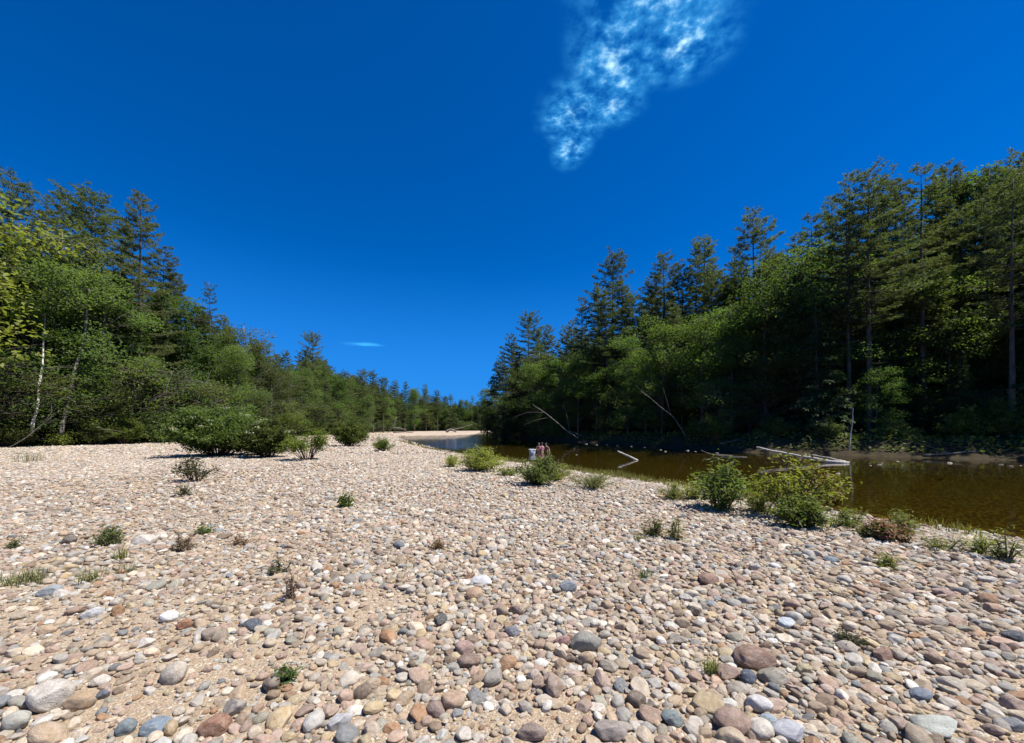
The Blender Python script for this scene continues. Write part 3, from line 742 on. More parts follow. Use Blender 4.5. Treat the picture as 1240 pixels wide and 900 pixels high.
trees = []     # (x, y, height, kit, variant, bank)
def tree_at(px, d, top, kit, right, var=None):
    x = (px - CX) / F * d; z = gz(x, d)
    H = EYE + (HY - top) / F * d - z
    trees.append(dict(x=x, y=d, z=z, H=H, kit=kit, var=R.randint(0, 99) if var is None else var, right=right, px=px, top=top))
LT = [(-150, 30, 100, 'b'), (-135, 29, 200, 'y'), (8, 37, 300, 'b'), (42, 36, 290, 'b'), (24, 38, 262, 'b'), (76, 39, 285, 'b'), (112, 39, 300, 'b'), (160, 41.5, 315, 'b'), (205, 46, 345, 'b'), (250, 55, 392, 'b'), (282, 58, 398, 'b'), (310, 66, 420, 'b'), (340, 74, 440, 'b'), (52, 39, 318, 'h'), (100, 41.5, 318, 'h'), (148, 44, 330, 'h'), (196, 47.5, 352, 'h'), (-30, 38, 225, 'p', 4), (18, 46, 212, 'p', 2), (60, 41, 262, 'o'), (96, 37.5, 300, 'b'), (128, 40, 285, 'b'),  # the hemlocks in this row are added as dark gaps, imitating shade between crowns
      (142, 42, 330, 'h'), (180, 43, 335, 'b'), (70, 52, 237, 'p', 4), (105, 47, 239, 'p', 3), (168, 44, 234, 'p', 5), (196, 52, 300, 'p', 2), (212, 55, 335, 'p', 0), (118, 55, 258, 'p', 0), (150, 54, 262, 'p', 6),
      (225, 47, 378, 'h'), (238, 54, 370, 'h'), (255, 63, 341, 'x'), (268, 57, 384, 'b'), (296, 62, 388, 'o'), (288, 56, 410, 'b'), (318, 74, 413, 'p'), (328, 66, 436, 'o'), (345, 82, 426, 'p', 1), (352, 74, 446, 'o'),
      (378, 86, 406, 'p', 3), (366, 80, 440, 'b'), (392, 92, 440, 'p'), (384, 84, 455, 'b'), (408, 100, 447, 'b'), (424, 112, 452, 'p'), (440, 122, 450, 'p'), (418, 105, 470, 'b'), (452, 134, 449, 'p'), (446, 120, 475, 'b'),
      (464, 145, 459, 'p'), (478, 156, 461, 'p'), (470, 150, 478, 'b'), (490, 172, 462, 'p'), (502, 180, 466, 'b'), (516, 196, 466, 'p'), (500, 185, 485, 'b'), (530, 204, 473, 'p'), (522, 202, 488, 'b'), (546, 216, 478, 'p'), (540, 214, 492, 'b'),
      (560, 228, 481, 'b'), (572, 242, 480, 'p'), (586, 240, 478, 'b'), (20, 34, 420, 's'), (62, 35.5, 450, 'g'), (120, 38.5, 455, 's'), (158, 41, 430, 'g'), (-5, 32.5, 430, 's'), (192, 43, 440, 's'), (230, 46, 455, 'g'), (262, 52, 462, 's'),
      (300, 57, 470, 's'), (340, 68, 478, 'g'), (372, 82, 482, 's'), (404, 96, 488, 's')]
RT = [(1262, 30.5, 380, 'b'), (1300, 29.5, 330, 'b'), (1350, 28, 240, 'h'), (1390, 27, 200, 'b'), (1440, 26, 150, 'b'), (1160, 31.5, 430, 'h'), (1060, 33.5, 440, 'b'), (700, 63.5, 425, 'b'), (722, 61, 440, 'b'), (760, 55, 402, 'b'), (782, 52, 425, 'b'), (802, 49.5, 385, 'b'), (826, 48, 420, 'b'), (850, 45, 372, 'b'), (886, 41.5, 362, 'b'), (908, 41, 400, 'b'), (930, 39, 335, 'b'), (990, 37, 352, 'b'), (1024, 37, 400, 'b'), (1076, 35.5, 395, 'b'), (1100, 36.5, 325, 'b'), (1150, 34, 375, 'b'), (1188, 34.5, 365, 'b'), (1215, 33, 380, 'b'), (655, 74, 432, 'b'), (630, 82, 440, 'b'), (590, 122, 466, 'b'), (600, 110, 438, 'h'), (610, 100, 425, 'p', 6), (621, 96, 405, 'p', 5), (641, 86, 383, 'p', 3), (630, 84, 425, 'h'), (652, 79, 420, 'o'), (664, 80, 394, 'p', 5), (676, 73, 430, 'b'), (686, 74, 396, 'p', 2),  # leading trees past the right frame edge are added to shade the bank
      (705, 75, 361, 'p', 4), (700, 66, 425, 'b'), (724, 68, 372, 'p', 6), (741, 67, 306, 'p', 0), (768, 61, 356, 'p', 1), (806, 61, 307, 'p', 1), (820, 52, 372, 'p', 5), (845, 56, 316, 'p', 4), (853, 60, 290, 'p', 0),
      (868, 50, 330, 'p', 2), (890, 52, 322, 'b'), (913, 52, 257, 'p', 2), (936, 43, 300, 'p', 6), (968, 38, 290, 'b', 2), (985, 48, 262, 'p', 4), (1008, 36.5, 330, 'b', 4), (960, 46, 285, 'p', 6), (890, 56, 300, 'p', 4), (830, 60, 318, 'p', 6), (790, 64, 335, 'p', 2), (725, 74, 345, 'p', 0), (690, 80, 388, 'p', 6), (1015, 50, 240, 'p', 6), (1075, 46, 222, 'p', 2), (1140, 46, 205, 'p', 6), (1182, 43, 212, 'p', 0), (1210, 44, 210, 'p', 2), (1238, 42, 202, 'p', 6), (1030, 44, 215, 'p', 4), (1052, 34, 203, 'p', 1), (1070, 42, 240, 'p', 4), (1092, 40, 212, 'p', 6),
      (1085, 36, 380, 'h'), (1119, 34.5, 202, 'p', 4), (1148, 42, 208, 'p', 4), (1165, 38, 250, 'p', 2), (1196, 40, 208, 'p', 4), (1222, 36, 212, 'p', 1), (1172, 45, 206, 't', 0), (1250, 37, 190, 'p', 3), (1276, 36, 215, 'p', 4), (1310, 36, 190, 'p', 1), (1350, 32, 150, 'b'), (1420, 33, 80, 'p'), (1206, 33, 420, 'h'), (1240, 31, 400, 'b'),
      (878, 40, 462, 's'), (925, 38, 455, 's'), (1002, 35, 470, 's'), (1180, 31.5, 470, 's'), (1135, 33, 478, 's'), (800, 50, 470, 's'), (735, 60, 470, 's'), (682, 69, 470, 's'), (648, 77, 480, 's'), (616, 92, 480, 's'), (596, 112, 490, 's')]
for k_, t in enumerate(LT): tree_at(t[0], t[1] + (2.5 * (k_ % 3) if t[3] == 'b' and t[1] < 60 else 0), t[2] + ((0, 38, 12, 66)[k_ % 4] if t[3] == 'b' and t[1] < 60 else 0), t[3], False, t[4] if len(t) > 4 else None)
for t in RT: tree_at(t[0], t[1], t[2], t[3], True, t[4] if len(t) > 4 else None)

ORD = ['first', 'second', 'third', 'fourth', 'fifth', 'sixth', 'seventh', 'eighth', 'ninth', 'tenth', 'eleventh', 'twelfth', 'thirteenth', 'fourteenth', 'fifteenth', 'sixteenth', 'seventeenth', 'eighteenth', 'nineteenth',
       'twentieth', 'twenty-first', 'twenty-second', 'twenty-third', 'twenty-fourth', 'twenty-fifth', 'twenty-sixth', 'twenty-seventh', 'twenty-eighth', 'twenty-ninth', 'thirtieth'] + ['thirty-' + o_ for o_ in ('first', 'second', 'third', 'fourth', 'fifth', 'sixth', 'seventh', 'eighth', 'ninth')] + ['fortieth'] + ['forty-' + o_ for o_ in ('first', 'second', 'third', 'fourth', 'fifth')]
LOOK = {'b': 'leafy green broadleaf tree', 'p': 'tall white pine with layered branches', 'h': 'dark drooping hemlock', 's': 'low leafy sapling', 'o': 'olive airy tree with pale limbs', 'y': 'bright yellow-green tree', 't': 'airy bare-trunked broadleaf tree', 'x': 'thin sparse pine', 'g': 'low leafy sapling'}
SHORT = {'b': 'broadleaf', 'p': 'pine', 'h': 'hemlock', 's': 'sapling', 'o': 'olive tree', 'y': 'tree', 't': 'tall one', 'x': 'pine', 'g': 'sapling'}
SPECIAL = {(False, 255): 'thin sparse pine alone against the sky behind the big flowering shrub', (False, 168): 'broad white pine with long level branches rising above the near wood', (False, 105): 'flat-topped dark pine beside the broad pine above the near wood',
           (False, 378): 'dark ragged pine standing above the wood beyond the flowering shrub', (True, 741): 'tall white pine with long level limbs on its open river side across the water', (True, 1052): 'tallest white pine with long bare trunk at the bank behind the white snag',
           (True, 1119): 'tall white pine with bare straight trunk, between the snag and the side edge', (True, 968): 'bright green broad tree leaning out to the water beside the tallest pines', (True, 641): 'flat-crowned pine at the bend, topping the wood across the water',
           (False, -135): 'bright yellow-green tree reaching in at the edge of the wood'}
cnt = {}
for b in (False, True):
    for fam in (('b',), ('p',), ('h',), ('s', 'g'), ('o',), ('t',), ('y',), ('x',)):
        grp = sorted([t for t in trees if t['right'] == b and t['kit'] in fam], key=lambda t: t['px'])
        if not b: grp = grp[::-1]                       # counted outward from the river bend on both banks
        for k, t in enumerate(grp):
            where = 'across the river' if b else 'behind the gravel bar'
            t['label'] = SPECIAL.get((b, t['px'])) or ('%s %s, %s %s from the bend' % (LOOK[t['kit']], where, ORD[k], SHORT[t['kit']]) if len(grp) > 1 else LOOK[t['kit']] + ' standing ' + where)
for t in trees:
    kit = KITS[t['kit']][t['var'] % len(KITS[t['kit']])]
    s = t['H'] / kit['H']
    e = empty(KNAME[t['kit']], (t['x'], t['y'], t['z']), t['label'], 'tree', 'trees across the river' if t['right'] else 'trees behind the gravel bar', R.uniform(0, 6.28))
    wx = s * R.uniform(.92, 1.12) * (1.0 if s > .7 else (.75 / max(s, .5)) ** .3)
    wx *= .84 if t['kit'] == 'b' and not t['right'] else 1.0
    e.scale = (wx, wx, s)
    link('trunk', kit['trunk'], e); link('crown', kit['crown'], e)

# the unbroken woods behind the trees one can tell apart
wood_col = bpy.data.collections.new('wood_kit')
wood_kit = broads[:4] + pines[:5] + hems + tallbare + olives[:1] + saps[:2]
for k, kt in enumerate(wood_kit):
    tm, cm = kt['trunk'], kt['crown']
    a = np.empty(len(tm.vertices) * 3, np.float32); tm.vertices.foreach_get('co', a)
    me = bpy.data.meshes.new('wood_tree')
    bm = bmesh.new(); bm.from_mesh(tm); nt = len(bm.faces); bm.from_mesh(cm)
    bm.faces.ensure_lookup_table()
    for f in bm.faces[nt:]: f.material_index = 1
    bm.to_mesh(me); bm.free()
    me.materials.append(tm.materials[0]); me.materials.append(cm.materials[0])
    wood_col.objects.link(bpy.data.objects.new('wood_tree_%02d' % k, me))
WH = [kt['H'] for kt in wood_kit]
def wood(name, cand, right, low=False):
    P, RT_, S, K = [], [], [], []
    for x, y in cand:
        d = y; z = gz(x, y)
        k = (R.randint(0, len(wood_kit)) if R.uniform() < .45 else 4 + R.randint(0, 8)) if not right else (4 + R.randint(0, 8) if R.uniform() < .8 else R.randint(0, 4))
        h = WH[k] * R.uniform(.75, 1.1)
        if low: k = len(wood_kit) - 1 - R.randint(0, 2); h = WH[k] * R.uniform(.4, 1.2)
        if y > 5:
            px = x / y * F + CX
            if not -260 < px < 1560: lim = 22
            else: lim = EYE + (HY - (skyline(px, right) + (10 + R.uniform(0, 26) if right else 4 + R.uniform(0, 18)))) / F * d - z
            if lim < 3.0: continue
            h = min(h, lim)
        s = h / WH[k]
        if s < .45 and k < len(wood_kit) - 2: k = len(wood_kit) - 1 - R.randint(0, 2); s = h / WH[k]
        P.append((x, y, z - .1)); RT_.append((0, 0, R.uniform(0, 6.28))); wxy = max(s, .55) * R.uniform(.9, 1.15); S.append((wxy, wxy, s)); K.append(k)
    o = gn_scatter(name, np.array(P), np.array(RT_), np.array(S), None, np.array(K), wood_col)
    tag(o, kind='stuff')
def jitter_pts(x0, x1, y0, y1, sp):
    gx_, gy_ = np.meshgrid(np.arange(x0, x1, sp), np.arange(y0, y1, sp))
    return gx_.ravel() + R.uniform(-.45, .45, gx_.size) * sp, gy_.ravel() + R.uniform(-.45, .45, gx_.size) * sp
xx, yy = jitter_pts(-10, 130, -20, 330, 4.6)
s_, f_ = sdist(xx, yy)
ok = f_ & (s_ > 4.5) & (s_ < 62) & (yy > -8)
wood('woods_across_river', np.stack([xx[ok], yy[ok]], 1), True)
xx, yy = jitter_pts(-150, 60, -5, 330, 5.2)
ins = inside(xx, yy, LEFT_POLY); dd = seg_dist(xx, yy, FRONT)
ok = ins & (dd > 3.5) & (dd < 40)
xe, ye = jitter_pts(-150, 60, -5, 330, 2.6)
ok2 = inside(xe, ye, LEFT_POLY) & (seg_dist(xe, ye, FRONT) > 1.2) & (seg_dist(xe, ye, FRONT) < 6)
wood('woods_behind_bar', np.stack([xx[ok], yy[ok]], 1), False)
wood('thicket_behind_bar', np.stack([xe[ok2], ye[ok2]], 1), False, True)
xf, yf = jitter_pts(-90, 60, 100, 330, 3.6)
ok3 = inside(xf, yf, LEFT_POLY) & (seg_dist(xf, yf, FRONT) > 2.5) & (seg_dist(xf, yf, FRONT) < 14)
wood('far_treeline', np.stack([xf[ok3], yf[ok3]], 1), False)
xe, ye = jitter_pts(-10, 130, -8, 300, 3.4)
s_, f_ = sdist(xe, ye); ok2 = f_ & (s_ > 9) & (s_ < 22)
wood('thicket_across_river', np.stack([xe[ok2], ye[ok2]], 1), True, True)
#@@PLANTS
# ------------------------------------------------------------------ shrubs, herbs and grass on the bar
def shrub(name, px, py, wpx, hpx, label, mat='shrub', nst=16, leaf=.085, aspect=.38, dense=1.0, flowers=0, seed=0, sparse_base=0.0, second=None, group='shrubs on the gravel bar', depth=.85, pos=None):
    rng = np.random.RandomState(500 + seed)
    p = pos or at(px, py); d = p.y
    Wd = wpx / F * d; H = hpx / F * d
    e = empty(name, p, label, 'shrub', group)
    g = Geo(); P = []; tips = []
    n = int(nst)
    for k in range(n):
        az = rng.uniform(0, 6.28); rr_ = math.sqrt(rng.uniform(0, 1))
        tip = np.array([math.cos(az) * rr_ * Wd / 2, math.sin(az) * rr_ * Wd / 2 * depth, H * (1 - .62 * rr_ ** 2.2) * rng.uniform(.62, 1.08)])
        b = np.array([tip[0] * .16, tip[1] * .16, -.05]) + rng.normal(0, .03, 3) * [1, 1, 0]
        sp = curve_pts(b, tip, .10 * H, 7, rng, .012 * H)
        g.tube(sp, np.linspace(.010 + .006 * H, .003, 7), 5)
        nb = 3 + int(6 * dense)
        for j in range(nb):
            t_ = rng.uniform(.18 + sparse_base, 1); s0 = np.array([np.interp(t_, np.linspace(0, 1, 7), sp[:, a]) for a in range(3)])
            l2 = (.14 + .20 * (1 - t_)) * (Wd + H) * .5 * rng.uniform(.5, 1.1)
            a2 = rng.uniform(0, 6.28); s1 = s0 + np.array([math.cos(a2) * l2, math.sin(a2) * l2, l2 * rng.uniform(.0, .7)])
            s1[2] = max(s1[2], .04)
            g.tube(curve_pts(s0, s1, .05 * l2, 4, rng, .004), np.linspace(.006, .002, 4), 4)
            m_ = max(5, int(l2 / leaf * 5.5 * dense))
            tt = rng.uniform(.1, 1.05, m_)[:, None]
            P.append(s0 + (s1 - s0) * tt + rng.normal(0, leaf * .55, (m_, 3)))
            tips.append(s1)
        tips.append(tip)
        P.append(tip + rng.normal(0, leaf * .8, (10, 3)))
    P = np.vstack(P); P[:, 2] = np.maximum(P[:, 2], .03)
    v, q = leaf_quads(P, leaf, leaf * aspect, rng, .62, droop=.05)
    link('stems', g.mesh('stems', M['twig']), e)
    link('foliage', mesh_np('foliage', v, q, M[mat], {'v': rng.beta(2, 2, len(q))}), e)
    if second:
        k = rng.permutation(len(tips))[:int(len(tips) * (.9 if 'red and brown' in label else .35))]
        k = [t for t in np.array(tips)[k] if t[0] > (-.3 if 'red and brown' in label else .05) * Wd] or [tips[0]]
        P2 = np.vstack([t + rng.normal(0, leaf * .9, (9, 3)) for t in k])
        v, q = leaf_quads(P2, leaf, leaf * aspect, rng, .6)
        tag(link('turning_leaves', mesh_np('turning_leaves', v, q, M[second], {'v': rng.beta(2, 2, len(q))}), e), label='reddish turning leaves')
    if flowers:
        T = np.array([t for t in tips if t[2] > .5 * H]); T = T[rng.permutation(len(T))[:flowers]]
        P3 = np.vstack([t + rng.normal(0, 1, (26, 3)) * [.11, .11, .03] + [0, 0, .07] for t in T])
        v, q = leaf_quads(P3, .07, .055, rng, .85)
        link('blossoms', mesh_np('blossoms', v, q, M['flower'], {'v': rng.uniform(size=len(q))}), e)
    return e

shrub('flowering_shrub', 264, 553, 122, 64, 'big dark green flowering shrub with white blossom heads on the bar', nst=60, leaf=.16, aspect=.5, dense=1.6, flowers=34, seed=1)
shrub('flowering_shrub', 324, 555, 70, 48, 'lower flowering shrub adjoining the big one, white blossoms at its top', nst=30, leaf=.15, aspect=.5, dense=1.5, flowers=16, seed=2)
shrub('leggy_shrub', 372, 558, 64, 42, 'leggy shrub with bare stems at its foot, beside the flowering shrubs', nst=22, leaf=.11, aspect=.5, dense=1.0, seed=3, sparse_base=.25)
shrub('round_shrub', 422, 541, 46, 32, 'round dense green shrub standing by the pale gravel beyond the flowering shrubs', nst=40, leaf=.17, aspect=.45, dense=1.5, seed=4)
shrub('small_shrub', 464, 547, 27, 20, 'small green shrub near the head of the blue water', mat='shrub', nst=16, leaf=.12, dense=1.2, seed=5)
shrub('low_shrub', 238, 584, 50, 33, 'small open shrub in front of the big flowering shrub', mat='shrub_olive', nst=12, leaf=.085, aspect=.45, dense=.8, seed=6)
shrub('seedling_shrub', 222, 601, 22, 14, 'tiny olive shrub below the small open shrub', mat='shrub_olive', nst=7, leaf=.06, dense=.7, seed=7)
shrub('seedling_shrub', 420, 616, 21, 19, 'tiny dark shrub alone in the middle of the open cobbles', mat='shrub', nst=9, leaf=.055, aspect=.5, dense=1.0, seed=8)
shrub('bright_shrub', 582, 571, 66, 29, 'low bright green shrub at the waterside beyond the dark-footed one', mat='shrub_bright', nst=30, leaf=.085, dense=1.1, seed=9, group='shrubs along the waterline')
shrub('bright_shrub', 548, 566, 26, 15, 'smallest bright shrub at the waterside, next to the low wide one', mat='shrub_bright', nst=12, leaf=.08, dense=.9, seed=10, group='shrubs along the waterline')
shrub('dense_shrub', 650, 588, 62, 38, 'dense shrub, bright above and dark at its foot, at the waterside', mat='shrub', nst=28, leaf=.08, aspect=.45, dense=1.0, seed=11, group='shrubs along the waterline')
shrub('bright_shrub', 668, 582, 60, 24, 'loose bright green shrub spreading behind the dark-footed shrub', mat='shrub_bright', nst=24, leaf=.07, dense=.9, seed=12, group='shrubs along the waterline')
shrub('willow_shrub', 872, 618, 72, 60, 'upright green shrub with narrow pointed leaves by the water', mat='shrub', nst=26, leaf=.10, aspect=.34, dense=.85, seed=13, group='shrubs along the waterline')
shrub('willow_shrub', 846, 606, 40, 30, 'pale green sprouts at the side of the upright narrow-leaved shrub', mat='shrub_bright', nst=14, leaf=.08, aspect=.32, dense=.9, seed=14, group='shrubs along the waterline')
shrub('tall_shrub', 962, 628, 112, 82, 'tallest waterside shrub, wide and open, with some reddish leaves', mat='shrub_bright', nst=24, leaf=.10, aspect=.42, dense=.62, seed=15, second='red_leaf', group='shrubs along the waterline')
shrub('bushy_shrub', 968, 640, 62, 38, 'low dark bushy shrub at the foot of the tallest waterside shrub', mat='shrub', nst=20, leaf=.085, aspect=.4, dense=.85, seed=16, group='shrubs along the waterline')
shrub('red_shrub', 1070, 655, 46, 24, 'small shrub with red and brown leaves on the shore', mat='shrub_olive', second='red_leaf', nst=18, leaf=.06, aspect=.45, dense=1.0, seed=17, group='shrubs along the waterline')
shrub('red_shrub', 1008, 612, 34, 20, 'patch of orange-red leaves at the water behind the tallest shrub', mat='red_leaf', nst=10, leaf=.06, aspect=.45, dense=.8, seed=18, group='shrubs along the waterline')
shrub('leafy_herb', 135, 660, 28, 30, 'leafy green herb standing on the open sand', mat='shrub_olive', nst=13, leaf=.06, aspect=.3, dense=.9, seed=19, group='herbs on the open bar')
shrub('leafy_herb', 20, 664, 12, 12, 'tiny leafy herb at the far side of the sand', mat='shrub_olive', nst=5, leaf=.04, aspect=.3, dense=.7, seed=20, group='herbs on the open bar')
shrub('leafy_herb', 250, 648, 20, 12, 'low green seedling between pale cobbles beyond the sand', mat='shrub', nst=6, leaf=.05, aspect=.3, dense=.6, seed=21, group='herbs on the open bar')
shrub('dry_herb', 219, 668, 28, 20, 'dry brown wiry plant on the sand', mat='dry', nst=14, leaf=.03, aspect=.25, dense=.8, seed=22, group='herbs on the open bar')
shrub('leafy_herb', 345, 830, 24, 16, 'bright green seedling among the nearest cobbles', mat='grass_green', nst=9, leaf=.035, aspect=.35, dense=.9, seed=23, group='herbs on the open bar')
shrub('leafy_herb', 340, 698, 26, 22, 'thin green herb between pinkish cobbles at mid distance', mat='shrub_olive', nst=8, leaf=.035, aspect=.3, dense=.6, seed=24, group='herbs on the open bar')
shrub('dry_herb', 354, 728, 16, 38, 'tall thin dry brown stalks standing among the cobbles', mat='dry', nst=8, leaf=.02, aspect=.25, dense=.7, seed=25, group='herbs on the open bar')
shrub('leafy_herb', 790, 650, 26, 26, 'pale feathery herb on the cobbles toward the water', mat='grass', nst=12, leaf=.05, aspect=.18, dense=.9, seed=26, group='herbs on the open bar')
shrub('leafy_herb', 818, 655, 16, 30, 'taller feathery herb next to the pale one on the cobbles', mat='grass', nst=9, leaf=.05, aspect=.18, dense=.9, seed=27, group='herbs on the open bar')
shrub('leafy_herb', 1075, 690, 22, 18, 'small green herb in front of the red-leaved shrub', mat='shrub_bright', nst=8, leaf=.045, aspect=.3, dense=.8, seed=28, group='herbs on the open bar')
shrub('leafy_herb', 1030, 785, 24, 16, 'dusty olive herb between cobbles on the slope', mat='shrub_olive', nst=8, leaf=.035, aspect=.3, dense=.8, seed=29, group='herbs on the open bar')
shrub('dry_herb', 530, 666, 20, 12, 'dry yellowish herb by the far slate stone', mat='dry', nst=8, leaf=.04, aspect=.25, dense=.8, seed=30, group='herbs on the open bar')
shrub('leafy_herb', 290, 660, 16, 12, 'rust-tinged low herb on the cobbles beyond the sand', mat='red_leaf', nst=5, leaf=.04, aspect=.3, dense=.6, seed=31, group='herbs on the open bar')

for k, (px, py, wpx, hpx, mt, lb) in enumerate(((716, 592, 74, 22, 'grass_green', 'feathery green herb at the waterline next to the dark-footed shrub'),      (815, 606, 36, 22, 'grass_green', 'feathery herb at the waterline beside the pale sprouts'), (920, 622, 40, 26, 'shrub_bright', 'bright low herb filling the gap between the two large waterside shrubs'),
     (1030, 640, 40, 24, 'shrub', 'low green herb between the tallest shrub and the red-leaved shrub'), (1092, 648, 34, 26, 'shrub_bright', 'yellow-green herb just past the red-leaved shrub'), (1150, 668, 50, 18, 'shrub_olive', 'thin yellow-green herb among wet stones on the shore'),
     (1222, 682, 44, 40, 'shrub_bright', 'larger bright yellow-green herb on the shore at the side edge'), (1188, 672, 26, 22, 'shrub_olive', 'small yellow-green herb beside the larger one at the side edge'), (612, 577, 30, 14, 'shrub_bright', 'low bright herb between the two waterside shrub clumps'))):
    shrub('shore_herb', px, py, wpx, hpx, lb, mat='shrub_bright', nst=18 if px < 1100 else 9, leaf=.06, aspect=.2, dense=.9 if px < 1100 else .6, seed=100 + k, group='herbs along the waterline')

def blades(P, H, W, rng, lean=.5):
    """curved grass blades: 2 quads and a tip each"""
    n = len(P); az = rng.uniform(0, 6.28, n); l = rng.uniform(.1, 1, n) * lean
    h = np.asarray(H) * rng.uniform(.55, 1.15, n); w_ = np.asarray(W) * rng.uniform(.7, 1.2, n)
    dx = np.stack([np.cos(az), np.sin(az), np.zeros(n)], 1); sx_ = np.stack([-np.sin(az), np.cos(az), np.zeros(n)], 1)
    V = []
    for f, wf in ((0, 1), (.45, .85), (.8, .5)):
        c = P + dx * (l * h * f ** 1.8)[:, None] + np.array([0, 0, 1]) * (h * f * (1 - .25 * l * f))[:, None]
        V += [c - sx_ * (w_ * wf / 2)[:, None], c + sx_ * (w_ * wf / 2)[:, None]]
    V.append(P + dx * (l * h * 1.05)[:, None] + np.array([0, 0, 1]) * (h * (1 - .3 * l))[:, None])
    v = np.stack(V, 1).reshape(-1, 3); b = np.arange(n)[:, None] * 7
    q = np.vstack([b + np.array([[0, 1, 3, 2]]), b + np.array([[2, 3, 5, 4]])]); t = b + np.array([[4, 5, 6]])
    return v, q, t
def tuft(px, py, wpx, hpx, label, mat='grass', n=70, seed=0):
    rng = np.random.RandomState(800 + seed); p = at(px, py); d = p.y
    Wd, H = wpx / F * d, hpx / F * d
    P = rng.normal(0, .24, (n, 3)) * [Wd, Wd * .6, 0]; P[:, 2] = -.02
    v, q, t = blades(P, H, .006 + .004 * H, rng, .8)
    o = link('grass_tuft', mesh_np('grass_tuft', v, [q, t], M[mat], {'v': np.concatenate([np.tile(rng.uniform(size=n), 1)] * 3)}), None, p)
    tag(o, label, 'grass tuft', 'grass tufts on the bar')
tuft(862, 818, 22, 26, 'yellow-green grass tuft beside the smooth pink-tan cobble', n=90, seed=1)
tuft(36, 708, 44, 24, 'widest olive grass tuft at the edge of the sand', n=130, seed=2)
tuft(8, 710, 22, 18, 'yellowish grass tuft beside the widest tuft at the edge of the sand', n=60, seed=3)
tuft(111, 707, 34, 22, 'low spreading grass tuft in front of the leafy herb on sand', n=100, seed=4)
tuft(152, 696, 28, 16, 'sparse sprawling grass tuft beside the low spreading one', n=60, seed=5)
tuft(146, 679, 15, 22, 'upright narrow grass tuft right below the leafy herb on sand', n=60, seed=6)
tuft(781, 700, 18, 16, 'small green grass tuft on cobbles below the feathery herbs', mat='grass_green', n=60, seed=7)
tuft(38, 560, 40, 18, 'faint wispy grass tuft far across the bar', mat='grass', n=120, seed=8)
tuft(776, 655, 16, 14, 'dry yellow grass tuft at the foot of the feathery herbs', n=60, seed=9)

def grass_stuff(name, P, H, W, mat, seed):
    rng = np.random.RandomState(seed); v, q, t = blades(P, H, W, rng, .6); n = len(P); k = rng.uniform(size=n)
    tag(link(name, mesh_np(name, v, [q, t], M[mat], {'v': np.concatenate([k, k, k])})), kind='stuff')
# green fringe along the waterline, patchy
rng = np.random.RandomState(77)
tt = rng.uniform(2, 60, 26000); px_ = []
x0 = np.interp(tt, S1[:12, 1], S1[:12, 0]); xx = x0 + rng.normal(-.25, .45, len(tt)); yy = tt + rng.normal(0, .3, len(tt))
sd0, _ = sdist(xx, yy)
pat = .9 * np.exp(-((tt - 17.5) / 2.6) ** 2) + wob(xx, yy, .9, 3.0) + .5 * wob(xx, yy, 2.7, 1.0)
ok = (sd0 > -.35) & (sd0 < 1.3) & (pat > -.1 + .5 * (tt > 30)) & (rng.uniform(size=len(tt)) < .45)
grass_stuff('shore_grass', np.stack([xx[ok], yy[ok], ground(xx[ok], yy[ok]) - .01], 1), .24 + .14 * np.clip(pat[ok], 0, 1), .012 + .0006 * yy[ok], 'grass', 5)
# rough grass in front of the wood behind the bar
seg = rng.uniform(20, 110, 24000); x0 = np.interp(seg, FRONT[:10, 1], FRONT[:10, 0]); xx = x0 + rng.uniform(-3.0, 1.6, len(seg)) + .7 * wob(x0, seg, .5)
ok = wob(xx, seg, .7, 2.0) > -.35
grass_stuff('meadow_grass', np.stack([xx[ok], seg[ok], ground(xx[ok], seg[ok]) - .02], 1), .42, .035, 'grass_green', 6)
# ferns and low growth on the far bank
tt = rng.uniform(0, 1, 52000) ** .8
cum = np.concatenate([[0], np.cumsum(np.hypot(*np.diff(S2[1:11], axis=0).T))]); s_ = tt * cum[-1]
bx = np.interp(s_, cum, S2[1:11, 0]); by = np.interp(s_, cum, S2[1:11, 1]); k = np.clip(np.searchsorted(cum, s_) - 1, 0, 8)
dv = unit(np.diff(S2[1:11], axis=0))[k]; off = rng.uniform(.6, 8, len(tt))
xx = bx + dv[:, 1] * off; yy = by - dv[:, 0] * off
sd0, f0 = sdist(xx, yy); ok = f0 & (sd0 > .8) & (wob(xx, yy, .8, 5) > -.3)
P = np.stack([xx[ok], yy[ok], ground(xx[ok], yy[ok])], 1)
P[:, 2] += rng.uniform(0, .75, len(P)) ** 1.5 * (.5 + .5 * wob(P[:, 0], P[:, 1], 1.3))
v, q = leaf_quads(P, .34, .17, rng, .6)
tag(link('undergrowth', mesh_np('undergrowth', v, q, M['shrub'], {'v': rng.beta(2, 2, len(q))})), kind='stuff')

